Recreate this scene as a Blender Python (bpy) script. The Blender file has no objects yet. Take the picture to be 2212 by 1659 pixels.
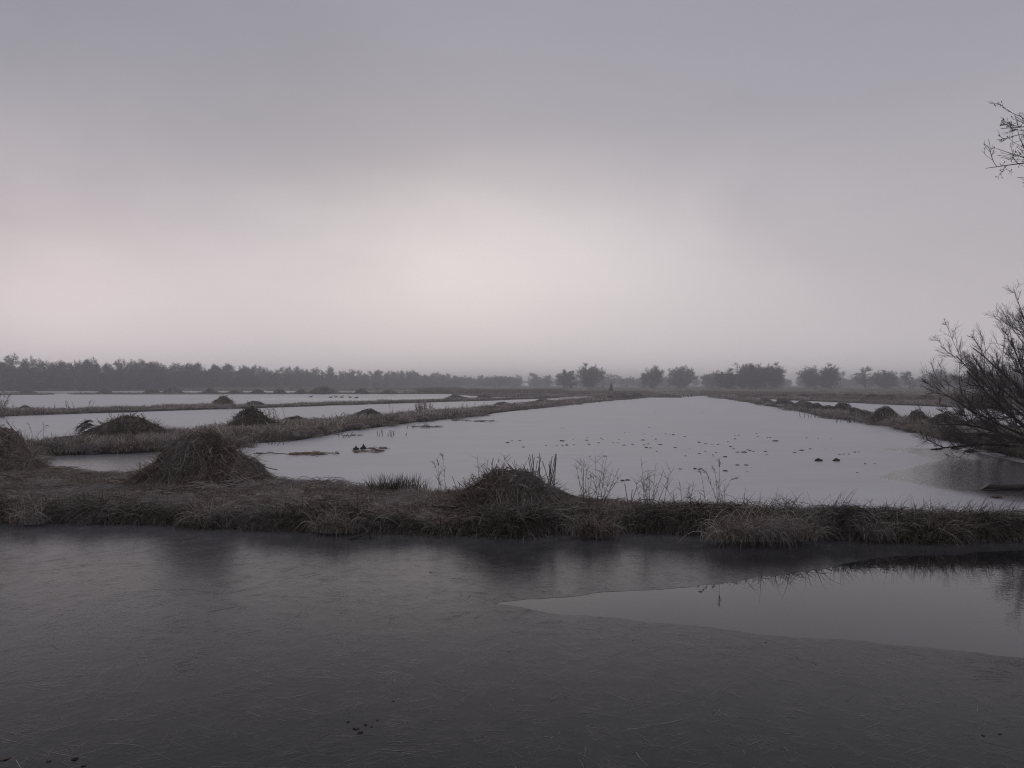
import bpy, bmesh, math, random
import numpy as np
from mathutils import Vector
R = math.radians
rng = np.random.default_rng(7)
SC = bpy.context.scene
COL = SC.collection

# ------------------------------------------------------------------ camera
CH, F, CX, HZ = 2.0, 1916.0, 1106.0, 829.5      # eye height (m); focal length, centre and horizon in a 2212 px wide picture
cam = bpy.data.cameras.new('camera')
cam.sensor_width = 36.0
cam.lens = F / 2212.0 * 36.0
cam.clip_start, cam.clip_end = 0.1, 8000
cam_o = bpy.data.objects.new('camera', cam)
COL.objects.link(cam_o)
cam_o.location = (0, 0, CH)
cam_o.rotation_euler = (R(90), 0, 0)
SC.camera = cam_o

# ------------------------------------------------------------------ sky, sun, exposure
SUN_AZ, SUN_EL = -4.5, 9.0                      # veiled sun, low in front of the camera
W = bpy.data.worlds.new('World')
SC.world = W
W.use_nodes = True
nt = W.node_tree
nt.nodes.clear()


def nmath(t, op, a, b=None, c=None, clamp=False):
    n = t.nodes.new('ShaderNodeMath')
    n.operation = op
    n.use_clamp = clamp
    for i, v in enumerate((a, b, c)):
        if v is None:
            continue
        if isinstance(v, (int, float)):
            n.inputs[i].default_value = v
        else:
            t.links.new(v, n.inputs[i])
    return n.outputs[0]


def nmix(t, fac, a, b, mode='MIX'):
    n = t.nodes.new('ShaderNodeMix')
    n.data_type = 'RGBA'
    n.blend_type = mode
    for sock, v in ((n.inputs['Factor'], fac), (n.inputs['A'], a), (n.inputs['B'], b)):
        s = sock
        if sock.name in 'AB':
            s = [q for q in n.inputs if q.name == sock.name and q.type == 'RGBA'][0]
        if isinstance(v, (int, float)):
            s.default_value = v
        elif isinstance(v, tuple):
            s.default_value = (*v[:3], 1)
        else:
            t.links.new(v, s)
    return [q for q in n.outputs if q.type == 'RGBA'][0]


def nramp(t, fac, stops, interp='EASE'):
    n = t.nodes.new('ShaderNodeValToRGB')
    n.color_ramp.interpolation = interp
    el = n.color_ramp.elements
    while len(el) < len(stops):
        el.new(0.5)
    for e, (p, c) in zip(el, stops):
        e.position = p
        e.color = (*c, 1) if isinstance(c, tuple) else (c, c, c, 1)
    t.links.new(fac, n.inputs[0])
    return n.outputs[0]


def nnoise(t, vec, scale, detail=3.0, rough=0.5, dist=0.0):
    n = t.nodes.new('ShaderNodeTexNoise')
    n.inputs['Scale'].default_value = scale
    n.inputs['Detail'].default_value = detail
    n.inputs['Roughness'].default_value = rough
    n.inputs['Distortion'].default_value = dist
    if vec is not None:
        t.links.new(vec, n.inputs['Vector'])
    return n


def nmap(t, vec, scale=(1, 1, 1), rot=(0, 0, 0), loc=(0, 0, 0)):
    n = t.nodes.new('ShaderNodeMapping')
    n.inputs['Scale'].default_value = scale
    n.inputs['Rotation'].default_value = rot
    n.inputs['Location'].default_value = loc
    t.links.new(vec, n.inputs['Vector'])
    return n.outputs[0]


tc = nt.nodes.new('ShaderNodeTexCoord')
sx = nt.nodes.new('ShaderNodeSeparateXYZ')
nt.links.new(tc.outputs['Generated'], sx.inputs[0])
cloudvec = nmap(nt, tc.outputs['Generated'], (1.0, 1.0, 2.6))
cn1 = nnoise(nt, cloudvec, 2.3, 4.0, 0.5, 0.6).outputs['Fac']
cn2 = nnoise(nt, nmap(nt, tc.outputs['Generated'], (1, 1, 2.2), (0, 0.12, 0), (3.1, 1.7, 0.4)), 4.2, 3.0, 0.45, 0.4).outputs['Fac']
el = nmath(nt, 'MULTIPLY', nmath(nt, 'ARCSINE', sx.outputs['Z']), 180 / math.pi)
az = nmath(nt, 'MULTIPLY', nmath(nt, 'ARCTAN2', sx.outputs['X'], sx.outputs['Y']), 180 / math.pi)
elw = nmath(nt, 'ADD', el, nmath(nt, 'MULTIPLY', nmath(nt, 'SUBTRACT', cn1, 0.5), 7.0))
azw = nmath(nt, 'ADD', az, nmath(nt, 'MULTIPLY', nmath(nt, 'SUBTRACT', cn2, 0.5), 12.0))
base = nramp(nt, nmath(nt, 'DIVIDE', elw, 90.0, clamp=True), [
    (0.0, (.630, .590, .612)), (0.045, (.535, .500, .524)), (0.09, (.450, .422, .450)), (0.16, (.415, .396, .432)),
    (0.24, (.332, .330, .382)), (0.36, (.345, .343, .395)), (1.0, (.56, .555, .62))], 'B_SPLINE')


def glow(a0, e0, sa, se):
    da = nmath(nt, 'DIVIDE', nmath(nt, 'SUBTRACT', azw, a0), sa)
    de = nmath(nt, 'DIVIDE', nmath(nt, 'SUBTRACT', elw, e0), se)
    q = nmath(nt, 'ADD', nmath(nt, 'MULTIPLY', da, da), nmath(nt, 'MULTIPLY', de, de))
    return nmath(nt, 'EXPONENT', nmath(nt, 'MULTIPLY', q, -1.0))


skyc = nmix(nt, glow(SUN_AZ + 3.0, 7.6, 18.0, 5.4), (0, 0, 0), (.255, .238, .232))
skyc2 = nmix(nt, glow(-27.5, 5.8, 9.5, 5.4), (0, 0, 0), (.225, .165, .155))
tot = nmix(nt, 1.0, base, skyc, 'ADD')
tot = nmix(nt, 1.0, tot, skyc2, 'ADD')
mott = nmath(nt, 'ADD', 0.91, nmath(nt, 'ADD', nmath(nt, 'MULTIPLY', cn2, 0.14), nmath(nt, 'MULTIPLY', cn1, 0.05)))
mott = nmath(nt, 'SUBTRACT', mott, nmath(nt, 'MULTIPLY', glow(-38.0, 27.0, 26.0, 15.0), 0.16))
tot = nmix(nt, 1.0, tot, nmix(nt, mott, (0, 0, 0), (1, 1, 1)), 'MULTIPLY')
sky = nt.nodes.new('ShaderNodeTexSky')
sky.sky_type = 'NISHITA'
sky.sun_disc = False
sky.sun_elevation = R(SUN_EL)
sky.sun_rotation = R(SUN_AZ)
sky.dust_density = 4.0
clear = nmix(nt, 1.0, sky.outputs[0], (0.06, 0.06, 0.06), 'MULTIPLY')
tot = nmix(nt, 0.985, clear, tot)                # nearly closed overcast over the clear sky
bg = nt.nodes.new('ShaderNodeBackground')
nt.links.new(tot, bg.inputs[0])
bg.inputs[1].default_value = 1.0
wo = nt.nodes.new('ShaderNodeOutputWorld')
nt.links.new(bg.outputs[0], wo.inputs[0])

sl = bpy.data.lights.new('sun', 'SUN')
sl.energy = 0.1
sl.angle = R(110)                                # fully veiled by the overcast: no disc, no hard shadow
sl.color = (1.0, 0.93, 0.90)
so = bpy.data.objects.new('sun', sl)
COL.objects.link(so)
sd = Vector((math.sin(R(SUN_AZ)) * math.cos(R(SUN_EL + 16)), math.cos(R(SUN_AZ)) * math.cos(R(SUN_EL + 16)), math.sin(R(SUN_EL + 16))))
so.rotation_euler = sd.to_track_quat('Z', 'Y').to_euler()

vs = SC.view_settings
vs.view_transform = 'Standard'
vs.look = 'None'
vs.exposure = 0.0
vs.gamma = 1.0
vs.use_curve_mapping = False
SC.render.engine = 'CYCLES'
cy = SC.cycles
cy.use_denoising = True
cy.denoising_prefilter = 'NONE'
cy.filter_width = 1.2
cy.max_bounces = 6
cy.diffuse_bounces = 3
cy.glossy_bounces = 3
cy.volume_bounces = 3
cy.transparent_max_bounces = 8
cy.sample_clamp_indirect = 4.0

# ------------------------------------------------------------------ helpers


def g(px, py, z=0.0):
    """point of the plane at height z seen at pixel px, py of the 2212 px wide picture"""
    D = (CH - z) * F / (py - HZ)
    return np.array([(px - CX) * D / F, D, z])


def gd(px, D, z=0.0):
    return np.array([(px - CX) * D / F, D, z])


def _hash(i, j, s):
    n = (i * 374761393 + j * 668265263 + s * 1274126177) & 0x7fffffff
    n = ((n ^ (n >> 13)) * 1274126177) & 0x7fffffff
    return ((n ^ (n >> 16)) & 0xffff) / 65535.0


def vnoise(x, y, s=0):
    xi, yi = np.floor(x).astype(np.int64), np.floor(y).astype(np.int64)
    fx, fy = x - xi, y - yi
    fx, fy = fx * fx * (3 - 2 * fx), fy * fy * (3 - 2 * fy)
    a, b, c, d = _hash(xi, yi, s), _hash(xi + 1, yi, s), _hash(xi, yi + 1, s), _hash(xi + 1, yi + 1, s)
    return (a * (1 - fx) + b * fx) * (1 - fy) + (c * (1 - fx) + d * fx) * fy


def fbm(x, y, s=0, o=4):
    r, a, t = 0.0, 0.5, 0.0
    for k in range(o):
        r = r + a * vnoise(x * 2 ** k, y * 2 ** k, s + k)
        t += a
        a *= 0.5
    return r / t - 0.5


def mesh_np(name, V, Fq, attrs=None, smooth=False):
    """V (n,3); Fq (m,3) or (m,4) index array, or a list of such arrays"""
    me = bpy.data.meshes.new(name)
    V = np.asarray(V, np.float32)
    Fl = Fq if isinstance(Fq, list) else [Fq]
    Fl = [np.asarray(f, np.int32) for f in Fl if len(f)]
    loops = np.concatenate([f.ravel() for f in Fl])
    sizes = np.concatenate([np.full(len(f), f.shape[1], np.int32) for f in Fl])
    starts = np.concatenate([[0], np.cumsum(sizes)[:-1]]).astype(np.int32)
    me.vertices.add(len(V))
    me.vertices.foreach_set('co', V.ravel())
    me.loops.add(len(loops))
    me.loops.foreach_set('vertex_index', loops)
    me.polygons.add(len(sizes))
    me.polygons.foreach_set('loop_start', starts)
    me.update(calc_edges=True)
    for k, a in (attrs or {}).items():
        at = me.attributes.new(k, 'FLOAT', 'POINT')
        at.data.foreach_set('value', np.asarray(a, np.float32))
    me.validate()
    me.polygons.foreach_set('use_smooth', np.full(len(me.polygons), bool(smooth)))
    return me


def obj(name, me, mat=None, parent=None, loc=None, rotz=0.0):
    if mat and not me.materials:
        me.materials.append(mat)
    o = bpy.data.objects.new(name, me)
    COL.objects.link(o)
    if parent:
        o.parent = parent
    if loc is not None:
        o.location = [float(v) for v in loc]
    o.rotation_euler[2] = rotz
    return o


def thing(name, label, cat, loc=(0, 0, 0), rotz=0.0, group=None, scale=1.0):
    o = bpy.data.objects.new(name, None)
    COL.objects.link(o)
    o.empty_display_size = 0.2
    o.location = [float(v) for v in loc]
    o.rotation_euler[2] = rotz
    o.scale = (scale, scale, scale) if isinstance(scale, (int, float)) else scale
    return tag(o, label, cat, group)


def tag(o, label, cat, group=None, kind=None):
    o['label'] = label
    o['category'] = cat
    if group:
        o['group'] = group
    if kind:
        o['kind'] = kind
    return o


def unit(v):
    return v / np.maximum(np.linalg.norm(v, axis=-1, keepdims=True), 1e-9)


def curves(roots, dirs, lens, K=4, droop=0.0, wob=0.0, r=rng):
    """centre lines (N,K+1,3) that start at roots along dirs and sag (droop>0) or rise (droop<0)"""
    N = len(roots)
    P = np.zeros((N, K + 1, 3))
    P[:, 0] = roots
    d = unit(np.asarray(dirs, float))
    step = (np.broadcast_to(lens, (N,)) / K)[:, None]
    dr = np.broadcast_to(droop, (N,))[:, None] / K
    for k in range(K):
        P[:, k + 1] = P[:, k] + d * step
        d = d + np.array([0, 0, -1.0]) * dr
        if wob:
            d = d + r.normal(0, wob, (N, 3))
        d = unit(d)
    return P


def ribbons(P, width, tint, tip=0.15, r=rng, side=None):
    """flat tapering strips along the centre lines P"""
    N, K1, _ = P.shape
    T = unit(np.gradient(P, axis=1))
    if side is None:
        side = r.normal(0, 1, (N, 3))
        side[:, 2] *= 0.35
    S = unit(np.cross(T, np.broadcast_to(side[:, None, :], T.shape)))
    t = np.linspace(0, 1, K1)
    w = np.broadcast_to(width, (N,))[:, None] * (1 - (1 - tip) * t ** 1.5)[None] * 0.5
    A, B = P - S * w[..., None], P + S * w[..., None]
    V = np.stack([A, B], 2).reshape(-1, 3)
    i = (np.arange(N) * K1 * 2)[:, None] + (np.arange(K1 - 1) * 2)[None]
    Fq = np.stack([i, i + 1, i + 3, i + 2], -1).reshape(-1, 4)
    return V, Fq, np.repeat(np.broadcast_to(tint, (N,)), K1 * 2)


def tubes(P, rad0, rad1, tint, S=4, cap=False):
    """tapering tubes of S sides along the centre lines P"""
    N, K1, _ = P.shape
    T = unit(np.gradient(P, axis=1))
    ref = np.where(np.abs(T[..., 2:3]) > 0.9, np.array([1.0, 0, 0]), np.array([0, 0, 1.0]))
    U = unit(np.cross(T, ref))
    Wv = np.cross(T, U)
    t = np.linspace(0, 1, K1)[None]
    rad = np.broadcast_to(rad0, (N,))[:, None] * (1 - t) + np.broadcast_to(rad1, (N,))[:, None] * t
    a = np.arange(S) * 2 * math.pi / S
    V = P[:, :, None] + rad[:, :, None, None] * (U[:, :, None] * np.cos(a)[None, None, :, None] + Wv[:, :, None] * np.sin(a)[None, None, :, None])
    b = (np.arange(N) * K1 * S)[:, None, None] + (np.arange(K1 - 1) * S)[None, :, None] + np.arange(S)[None, None]
    b2 = (np.arange(N) * K1 * S)[:, None, None] + (np.arange(K1 - 1) * S)[None, :, None] + ((np.arange(S) + 1) % S)[None, None]
    Fq = np.stack([b, b2, b2 + S, b + S], -1).reshape(-1, 4)
    return V.reshape(-1, 3), Fq, np.repeat(np.broadcast_to(tint, (N,)), K1 * S)


def join(parts):
    V, Fs, T, o = [], [], [], 0
    for v, f, t in parts:
        V.append(v)
        Fs.append(np.asarray(f) + o)
        T.append(t)
        o += len(v)
    return np.concatenate(V), Fs, np.concatenate(T)


def build(name, parts, mat, parent=None, loc=None, smooth=False, rotz=0.0):
    V, Fs, T = join(parts)
    return obj(name, mesh_np(name, V, Fs, {'tint': T}, smooth), mat, parent, loc, rotz)


def spawn(P, lens, n, t0, t1, ang, lf, r, jit=0.35):
    """n children on every centre line of P: roots, directions, lengths, index of parent, position along it"""
    N, K1, _ = P.shape
    par = np.repeat(np.arange(N), n)
    M = len(par)
    t = t0 + (t1 - t0) * r.random(M)
    x = t * (K1 - 1)
    i = np.minimum(x.astype(int), K1 - 2)
    f = (x - i)[:, None]
    roots = P[par, i] * (1 - f) + P[par, i + 1] * f
    tang = unit(P[par, i + 1] - P[par, i])
    side = unit(np.cross(tang, r.normal(0, 1, (M, 3))))
    a = np.radians(ang) * (1 + jit * r.normal(0, 1, M))[:, None]
    dirs = tang * np.cos(a) + side * np.sin(a)
    L = lens[par] * lf * (0.6 + 0.6 * r.random(M)) * (1.15 - 0.55 * t)
    return roots, dirs, L, par, t


# ------------------------------------------------------------------ materials


def mat_new(name):
    m = bpy.data.materials.new(name)
    m.use_nodes = True
    t = m.node_tree
    return m, t, t.nodes['Principled BSDF']


def stalk_mat(name, stops, rough=0.8, frost=0.25, spec=0.15, vary=0.3, trans=0.0):
    """plant fibres: colour by a per-stalk value, hoar frost on the faces that look up, patchy"""
    m, t, p = mat_new(name)
    at = t.nodes.new('ShaderNodeAttribute')
    at.attribute_name = 'tint'
    oi = t.nodes.new('ShaderNodeObjectInfo')
    tint = nmath(t, 'ADD', at.outputs['Fac'], nmath(t, 'MULTIPLY', nmath(t, 'SUBTRACT', oi.outputs['Random'], 0.5), vary), clamp=True)
    c = nramp(t, tint, stops, 'LINEAR')
    geo = t.nodes.new('ShaderNodeNewGeometry')
    ns = nnoise(t, geo.outputs['Position'], 1.3, 4.0, 0.6).outputs['Fac']
    fr = nmath(t, 'MULTIPLY', nramp(t, ns, [(0.45, 0.0), (0.68, 1.0)], 'LINEAR'), frost)
    c = nmix(t, fr, c, (0.42, 0.41, 0.43))
    t.links.new(c, p.inputs['Base Color'])
    p.inputs['Roughness'].default_value = rough
    p.inputs['Specular IOR Level'].default_value = spec
    if trans:
        tl = t.nodes.new('ShaderNodeBsdfTranslucent')
        t.links.new(c, tl.inputs[0])
        mx = t.nodes.new('ShaderNodeMixShader')
        mx.inputs[0].default_value = trans
        t.links.new(p.outputs[0], mx.inputs[1])
        t.links.new(tl.outputs[0], mx.inputs[2])
        t.links.new(mx.outputs[0], t.nodes['Material Output'].inputs['Surface'])
    return m


M_GRASS = stalk_mat('frosted_grass', [(0, (.060, .046, .037)), (.3, (.24, .195, .160)), (.7, (.46, .40, .35)), (1, (.64, .60, .57))], frost=0.55, trans=0.42)
M_REED = stalk_mat('dry_reed', [(0, (.030, .024, .019)), (.4, (.140, .110, .086)), (.75, (.33, .28, .235)), (1, (.56, .52, .48))], frost=0.35, trans=0.42)
M_STRAW = stalk_mat('frosted_straw', [(0, (.10, .082, .07)), (.5, (.30, .27, .245)), (1, (.56, .54, .53))], frost=0.5, trans=0.42)
M_SEDGE = stalk_mat('dark_sedge', [(0, (.016, .017, .011)), (.5, (.065, .063, .040)), (.85, (.17, .145, .11)), (1, (.40, .37, .33))], frost=0.15, trans=0.42)
M_STALK = stalk_mat('reed_stem', [(0, (.035, .026, .020)), (.6, (.10, .075, .055)), (1, (.22, .18, .14))], frost=0.15)
M_WETREED = stalk_mat('wet_straw', [(0, (.05, .034, .022)), (.6, (.15, .11, .075)), (1, (.32, .26, .19))], frost=0.05)
M_CORE = stalk_mat('packed_reed', [(0, (.020, .015, .012)), (1, (.036, .028, .022))], frost=0.05)
M_BARK = stalk_mat('willow_bark', [(0, (.026, .023, .021)), (1, (.075, .063, .055))], frost=0.08, rough=0.9)
M_TWIG = stalk_mat('bare_twig', [(0, (.045, .034, .031)), (1, (.13, .098, .086))], frost=0.15, rough=0.8)
M_FARTWIG = stalk_mat('frosted_far_twig', [(0, (.030, .027, .026)), (1, (.085, .078, .075))], frost=0.25, rough=0.9)
M_LEAF = stalk_mat('withered_leaf', [(0, (.014, .011, .009)), (.6, (.045, .033, .024)), (1, (.10, .075, .055))], frost=0.05, vary=0.9)
M_FIR = stalk_mat('dark_needles', [(0, (.012, .018, .012)), (1, (.03, .04, .03))], frost=0.1)
M_FARREED = stalk_mat('far_reed', [(0, (.10, .075, .058)), (.5, (.24, .19, .155)), (1, (.40, .34, .29))], frost=0.2, trans=0.42)


def mat_soil():
    m, t, p = mat_new('matted_turf')
    geo = t.nodes.new('ShaderNodeNewGeometry')
    n1 = nnoise(t, geo.outputs['Position'], 0.9, 5.0, 0.6).outputs['Fac']
    n2 = nnoise(t, geo.outputs['Position'], 9.0, 5.0, 0.65).outputs['Fac']
    c = nramp(t, n1, [(0.3, (.055, .042, .033)), (0.55, (.12, .093, .074)), (0.75, (.19, .155, .13))], 'LINEAR')
    c = nmix(t, nramp(t, n2, [(0.35, 0.0), (0.75, 0.7)], 'LINEAR'), c, (.03, .024, .018))
    sz = t.nodes.new('ShaderNodeSeparateXYZ')
    t.links.new(geo.outputs['Position'], sz.inputs[0])
    wet = nramp(t, nmath(t, 'MULTIPLY', sz.outputs['Z'], 5.0, clamp=True), [(0.1, 1.0), (0.7, 0.0)], 'LINEAR')
    c = nmix(t, wet, c, (.014, .012, .010))         # black peat where the water soaks the shore
    t.links.new(c, p.inputs['Base Color'])
    p.inputs['Roughness'].default_value = 0.95
    p.inputs['Specular IOR Level'].default_value = 0.1
    b = t.nodes.new('ShaderNodeBump')
    b.inputs['Strength'].default_value = 0.6
    b.inputs['Distance'].default_value = 0.05
    t.links.new(n2, b.inputs['Height'])
    t.links.new(b.outputs[0], p.inputs['Normal'])
    return m


def needles(t, pos, n=3, scale=1.0):
    """crystal needles: thin stretched noise in several directions, bent by a slow warp"""
    warp = nnoise(t, pos, 0.55, 2.0).outputs['Color']
    add = t.nodes.new('ShaderNodeVectorMath')
    add.operation = 'MULTIPLY_ADD'
    t.links.new(warp, add.inputs[0])
    add.inputs[1].default_value = (1.1, 1.1, 0)
    t.links.new(pos, add.inputs[2])
    out = None
    for k in range(n):
        a = R(18 + k * 180 / n)
        v = nmap(t, nmap(t, add.outputs[0], (1, 1, 1), (0, 0, a)), (2.2 * scale, 55.0 * scale, 1.0), (0, 0, 0), (k * 7.3, k * 3.1, 0))
        s = nramp(t, nnoise(t, v, 1.0, 1.5, 0.5).outputs['Fac'], [(0.60, 0.0), (0.76, 1.0)], 'LINEAR')
        out = s if out is None else nmath(t, 'MAXIMUM', out, s)
    return out


def mat_canal_ice():
    m, t, p = mat_new('clear_canal_ice')
    geo = t.nodes.new('ShaderNodeNewGeometry')
    pos = geo.outputs['Position']
    nd = needles(t, pos)
    big = nnoise(t, pos, 0.35, 4.0, 0.55).outputs['Fac']
    fine = nnoise(t, pos, 60.0, 2.0, 0.6).outputs['Fac']
    mid = nnoise(t, nmap(t, pos, (1.4, 1.0, 1.0)), 3.2, 4.0, 0.6).outputs['Fac']
    nds = nmath(t, 'MULTIPLY', nd, nramp(t, mid, [(0.42, 0.0), (0.70, 0.8)], 'LINEAR'))
    c = nmix(t, nmath(t, 'MULTIPLY', nds, 0.30), (.003, .003, .0035), (.10, .098, .104))
    c = nmix(t, nramp(t, big, [(0.5, 0.0), (0.85, 0.02)], 'LINEAR'), c, (.16, .155, .165))
    # whitish frost along the bank, painted paler to lighten the bank's dark reflection
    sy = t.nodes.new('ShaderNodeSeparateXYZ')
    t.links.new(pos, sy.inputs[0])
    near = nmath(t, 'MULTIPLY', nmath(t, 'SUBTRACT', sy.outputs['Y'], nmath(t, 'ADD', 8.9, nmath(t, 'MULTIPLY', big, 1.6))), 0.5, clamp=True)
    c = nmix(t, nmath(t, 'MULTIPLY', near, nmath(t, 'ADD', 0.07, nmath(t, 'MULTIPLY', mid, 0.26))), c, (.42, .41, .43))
    t.links.new(c, p.inputs['Base Color'])
    rough = nmath(t, 'ADD', 0.09, nmath(t, 'ADD', nmath(t, 'MULTIPLY', big, 0.14), nmath(t, 'MULTIPLY', nds, 0.18)))
    t.links.new(rough, p.inputs['Roughness'])
    p.inputs['IOR'].default_value = 1.24
    h = nmath(t, 'ADD', nmath(t, 'MULTIPLY', nds, 0.8), nmath(t, 'ADD', nmath(t, 'MULTIPLY', fine, 0.25), nmath(t, 'MULTIPLY', mid, 1.2)))
    b = t.nodes.new('ShaderNodeBump')
    b.inputs['Strength'].default_value = 0.22
    b.inputs['Distance'].default_value = 0.012
    t.links.new(h, b.inputs['Height'])
    t.links.new(b.outputs[0], p.inputs['Normal'])
    return m


def mat_pond_ice():
    m, t, p = mat_new('rimed_pond_ice')
    geo = t.nodes.new('ShaderNodeNewGeometry')
    pos = geo.outputs['Position']
    at = t.nodes.new('ShaderNodeAttribute')
    at.attribute_name = 'frost'
    n1 = nnoise(t, nmap(t, pos, (0.5, 1.0, 1.0)), 0.35, 5.0, 0.6).outputs['Fac']
    n2 = nnoise(t, pos, 7.0, 3.0, 0.6).outputs['Fac']
    n3 = nnoise(t, nmap(t, pos, (0.25, 2.0, 1.0)), 1.6, 3.0, 0.55).outputs['Fac']
    amt = nmath(t, 'MULTIPLY', at.outputs['Fac'], nmath(t, 'ADD', 0.18, nmath(t, 'ADD', nmath(t, 'MULTIPLY', n1, 0.85), nmath(t, 'MULTIPLY', n3, 0.55))), clamp=True)
    amt = nmath(t, 'SUBTRACT', amt, nmath(t, 'MULTIPLY', nramp(t, n2, [(0.55, 0.0), (0.8, 0.18)], 'LINEAR'), at.outputs['Fac']), clamp=True)
    c = nmix(t, amt, (.010, .010, .012), (.435, .428, .438))
    t.links.new(c, p.inputs['Base Color'])
    t.links.new(nmath(t, 'ADD', 0.12, nmath(t, 'MULTIPLY', amt, 0.30)), p.inputs['Roughness'])
    p.inputs['IOR'].default_value = 1.31
    b = t.nodes.new('ShaderNodeBump')
    b.inputs['Strength'].default_value = 0.25
    b.inputs['Distance'].default_value = 0.012
    t.links.new(nmath(t, 'ADD', n2, n3), b.inputs['Height'])
    # where no rime lies the thin wet skin is ruffled by the wind
    rp = nnoise(t, nmap(t, pos, (1.0, 1.6, 1.0)), 11.0, 3.0, 0.6, 0.3).outputs['Fac']
    b2 = t.nodes.new('ShaderNodeBump')
    b2.inputs['Distance'].default_value = 0.030
    t.links.new(nmath(t, 'MULTIPLY', nmath(t, 'SUBTRACT', 1.0, at.outputs['Fac'], clamp=True), 0.32), b2.inputs['Strength'])
    t.links.new(rp, b2.inputs['Height'])
    t.links.new(b.outputs[0], b2.inputs['Normal'])
    t.links.new(b2.outputs[0], p.inputs['Normal'])
    return m


def mat_water():
    m, t, p = mat_new('still_dark_water')
    geo = t.nodes.new('ShaderNodeNewGeometry')
    pos = geo.outputs['Position']
    p.inputs['Base Color'].default_value = (.010, .010, .011, 1)
    p.inputs['Roughness'].default_value = 0.015
    p.inputs['IOR'].default_value = 1.333
    n = nnoise(t, nmap(t, pos, (1.0, 2.2, 1.0)), 7.0, 2.0, 0.5, 0.3).outputs['Fac']
    # light air reaches the open water only away from the ice edge, on the willow's side
    sxx = t.nodes.new('ShaderNodeSeparateXYZ')
    t.links.new(pos, sxx.inputs[0])
    k = nmath(t, 'MULTIPLY', nmath(t, 'SUBTRACT', sxx.outputs['X'], 3.2), 0.35, clamp=True)
    b = t.nodes.new('ShaderNodeBump')
    b.inputs['Distance'].default_value = 0.006
    t.links.new(nmath(t, 'ADD', 0.012, nmath(t, 'MULTIPLY', k, 0.22)), b.inputs['Strength'])
    t.links.new(n, b.inputs['Height'])
    t.links.new(b.outputs[0], p.inputs['Normal'])
    return m


def mat_wood(name, a, b_):
    m, t, p = mat_new(name)
    tc_ = t.nodes.new('ShaderNodeTexCoord')
    n = nnoise(t, nmap(t, tc_.outputs['Object'], (3, 30, 30)), 1.5, 4.0, 0.6).outputs['Fac']
    t.links.new(nramp(t, n, [(0.3, a), (0.7, b_)], 'LINEAR'), p.inputs['Base Color'])
    p.inputs['Roughness'].default_value = 0.85
    b = t.nodes.new('ShaderNodeBump')
    b.inputs['Strength'].default_value = 0.5
    b.inputs['Distance'].default_value = 0.01
    t.links.new(n, b.inputs['Height'])
    t.links.new(b.outputs[0], p.inputs['Normal'])
    return m


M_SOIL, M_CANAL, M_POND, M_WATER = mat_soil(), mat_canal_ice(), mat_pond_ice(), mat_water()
M_LOG = mat_wood('wet_timber', (.018, .015, .012), (.06, .048, .036))
M_LOGEND = mat_wood('cut_timber_end', (.12, .095, .07), (.20, .165, .125))


# ------------------------------------------------------------------ the land: one sheet, shores traced at the waterline
def poly(px):
    return np.array([g(x, y)[:2] for x, y in px])


BANK = poly([(-900, 1128), (-300, 1128), (0, 1127), (329, 1130), (546, 1142), (792, 1147), (930, 1154), (1122, 1154), (1283, 1149), (1557, 1154), (1640, 1162),
             (1770, 1163), (1962, 1168), (2212, 1166), (2800, 1162), (3400, 1162), (3400, 1132), (2800, 1138), (2212, 1147), (1750, 1140),
             (1500, 1128), (1300, 1115), (1100, 1102), (900, 1086), (600, 1061), (300, 1048), (110, 1050), (-900, 1010)])
DIKE = poly([(-900, 1060), (60, 1045), (92, 1000), (112, 986), (300, 980), (520, 968), (545, 958), (640, 953), (740, 937), (850, 920), (1000, 904),
             (1100, 891), (1200, 880), (1300, 868.5), (1400, 860), (1420, 853), (1330, 854), (1220, 865), (1100, 875), (900, 895), (760, 911),
             (600, 926), (340, 948), (170, 967), (60, 974), (-200, 984), (-900, 1000)])
STRIP = poly([(-900, 925), (0, 900), (526, 883), (875, 871.5), (1152, 862.5), (1218, 860), (1218, 856), (1152, 859), (875, 867), (526, 877.5), (0, 889), (-900, 905)])
ISLE1 = poly([(-900, 853.2), (0, 853.4), (126, 852.8), (126, 850.6), (0, 850.5), (-900, 850.5)])
ISLE2 = poly([(141, 852.2), (500, 852), (957, 851.2), (1000, 849), (957, 848.8), (500, 849.6), (141, 850.2)])
TONGUE = poly([(1385, 858.6), (1486, 859.2), (1486, 857.4), (1385, 856.8)])
RDIKE = poly([(1514, 856), (1557, 862), (1698, 886), (1754, 897), (1880, 917), (1976, 938), (2058, 956), (2113, 974), (2212, 994), (2600, 1060), (3200, 1100),
              (3200, 990), (2600, 972), (2212, 940), (1945, 915), (1800, 891), (1669, 870), (1620, 859), (1560, 853)])
FAR = np.concatenate([poly([(-900, 844.8), (0, 844.8), (600, 844.8), (880, 846.5), (950, 850), (985, 853.5), (1066, 858), (1218, 857), (1330, 856), (1400, 855.4), (1520, 855.4),
                            (1600, 858), (1669, 864), (1723, 866), (1830, 870.5), (1997, 878), (2212, 888), (3000, 925)]),
                      np.array([(400, 70), (3500, 600), (3500, 3500), (-3500, 3500), (-3500, 260)])])
POLYS = [BANK, DIKE, STRIP, ISLE1, ISLE2, TONGUE, RDIKE, FAR]


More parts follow.
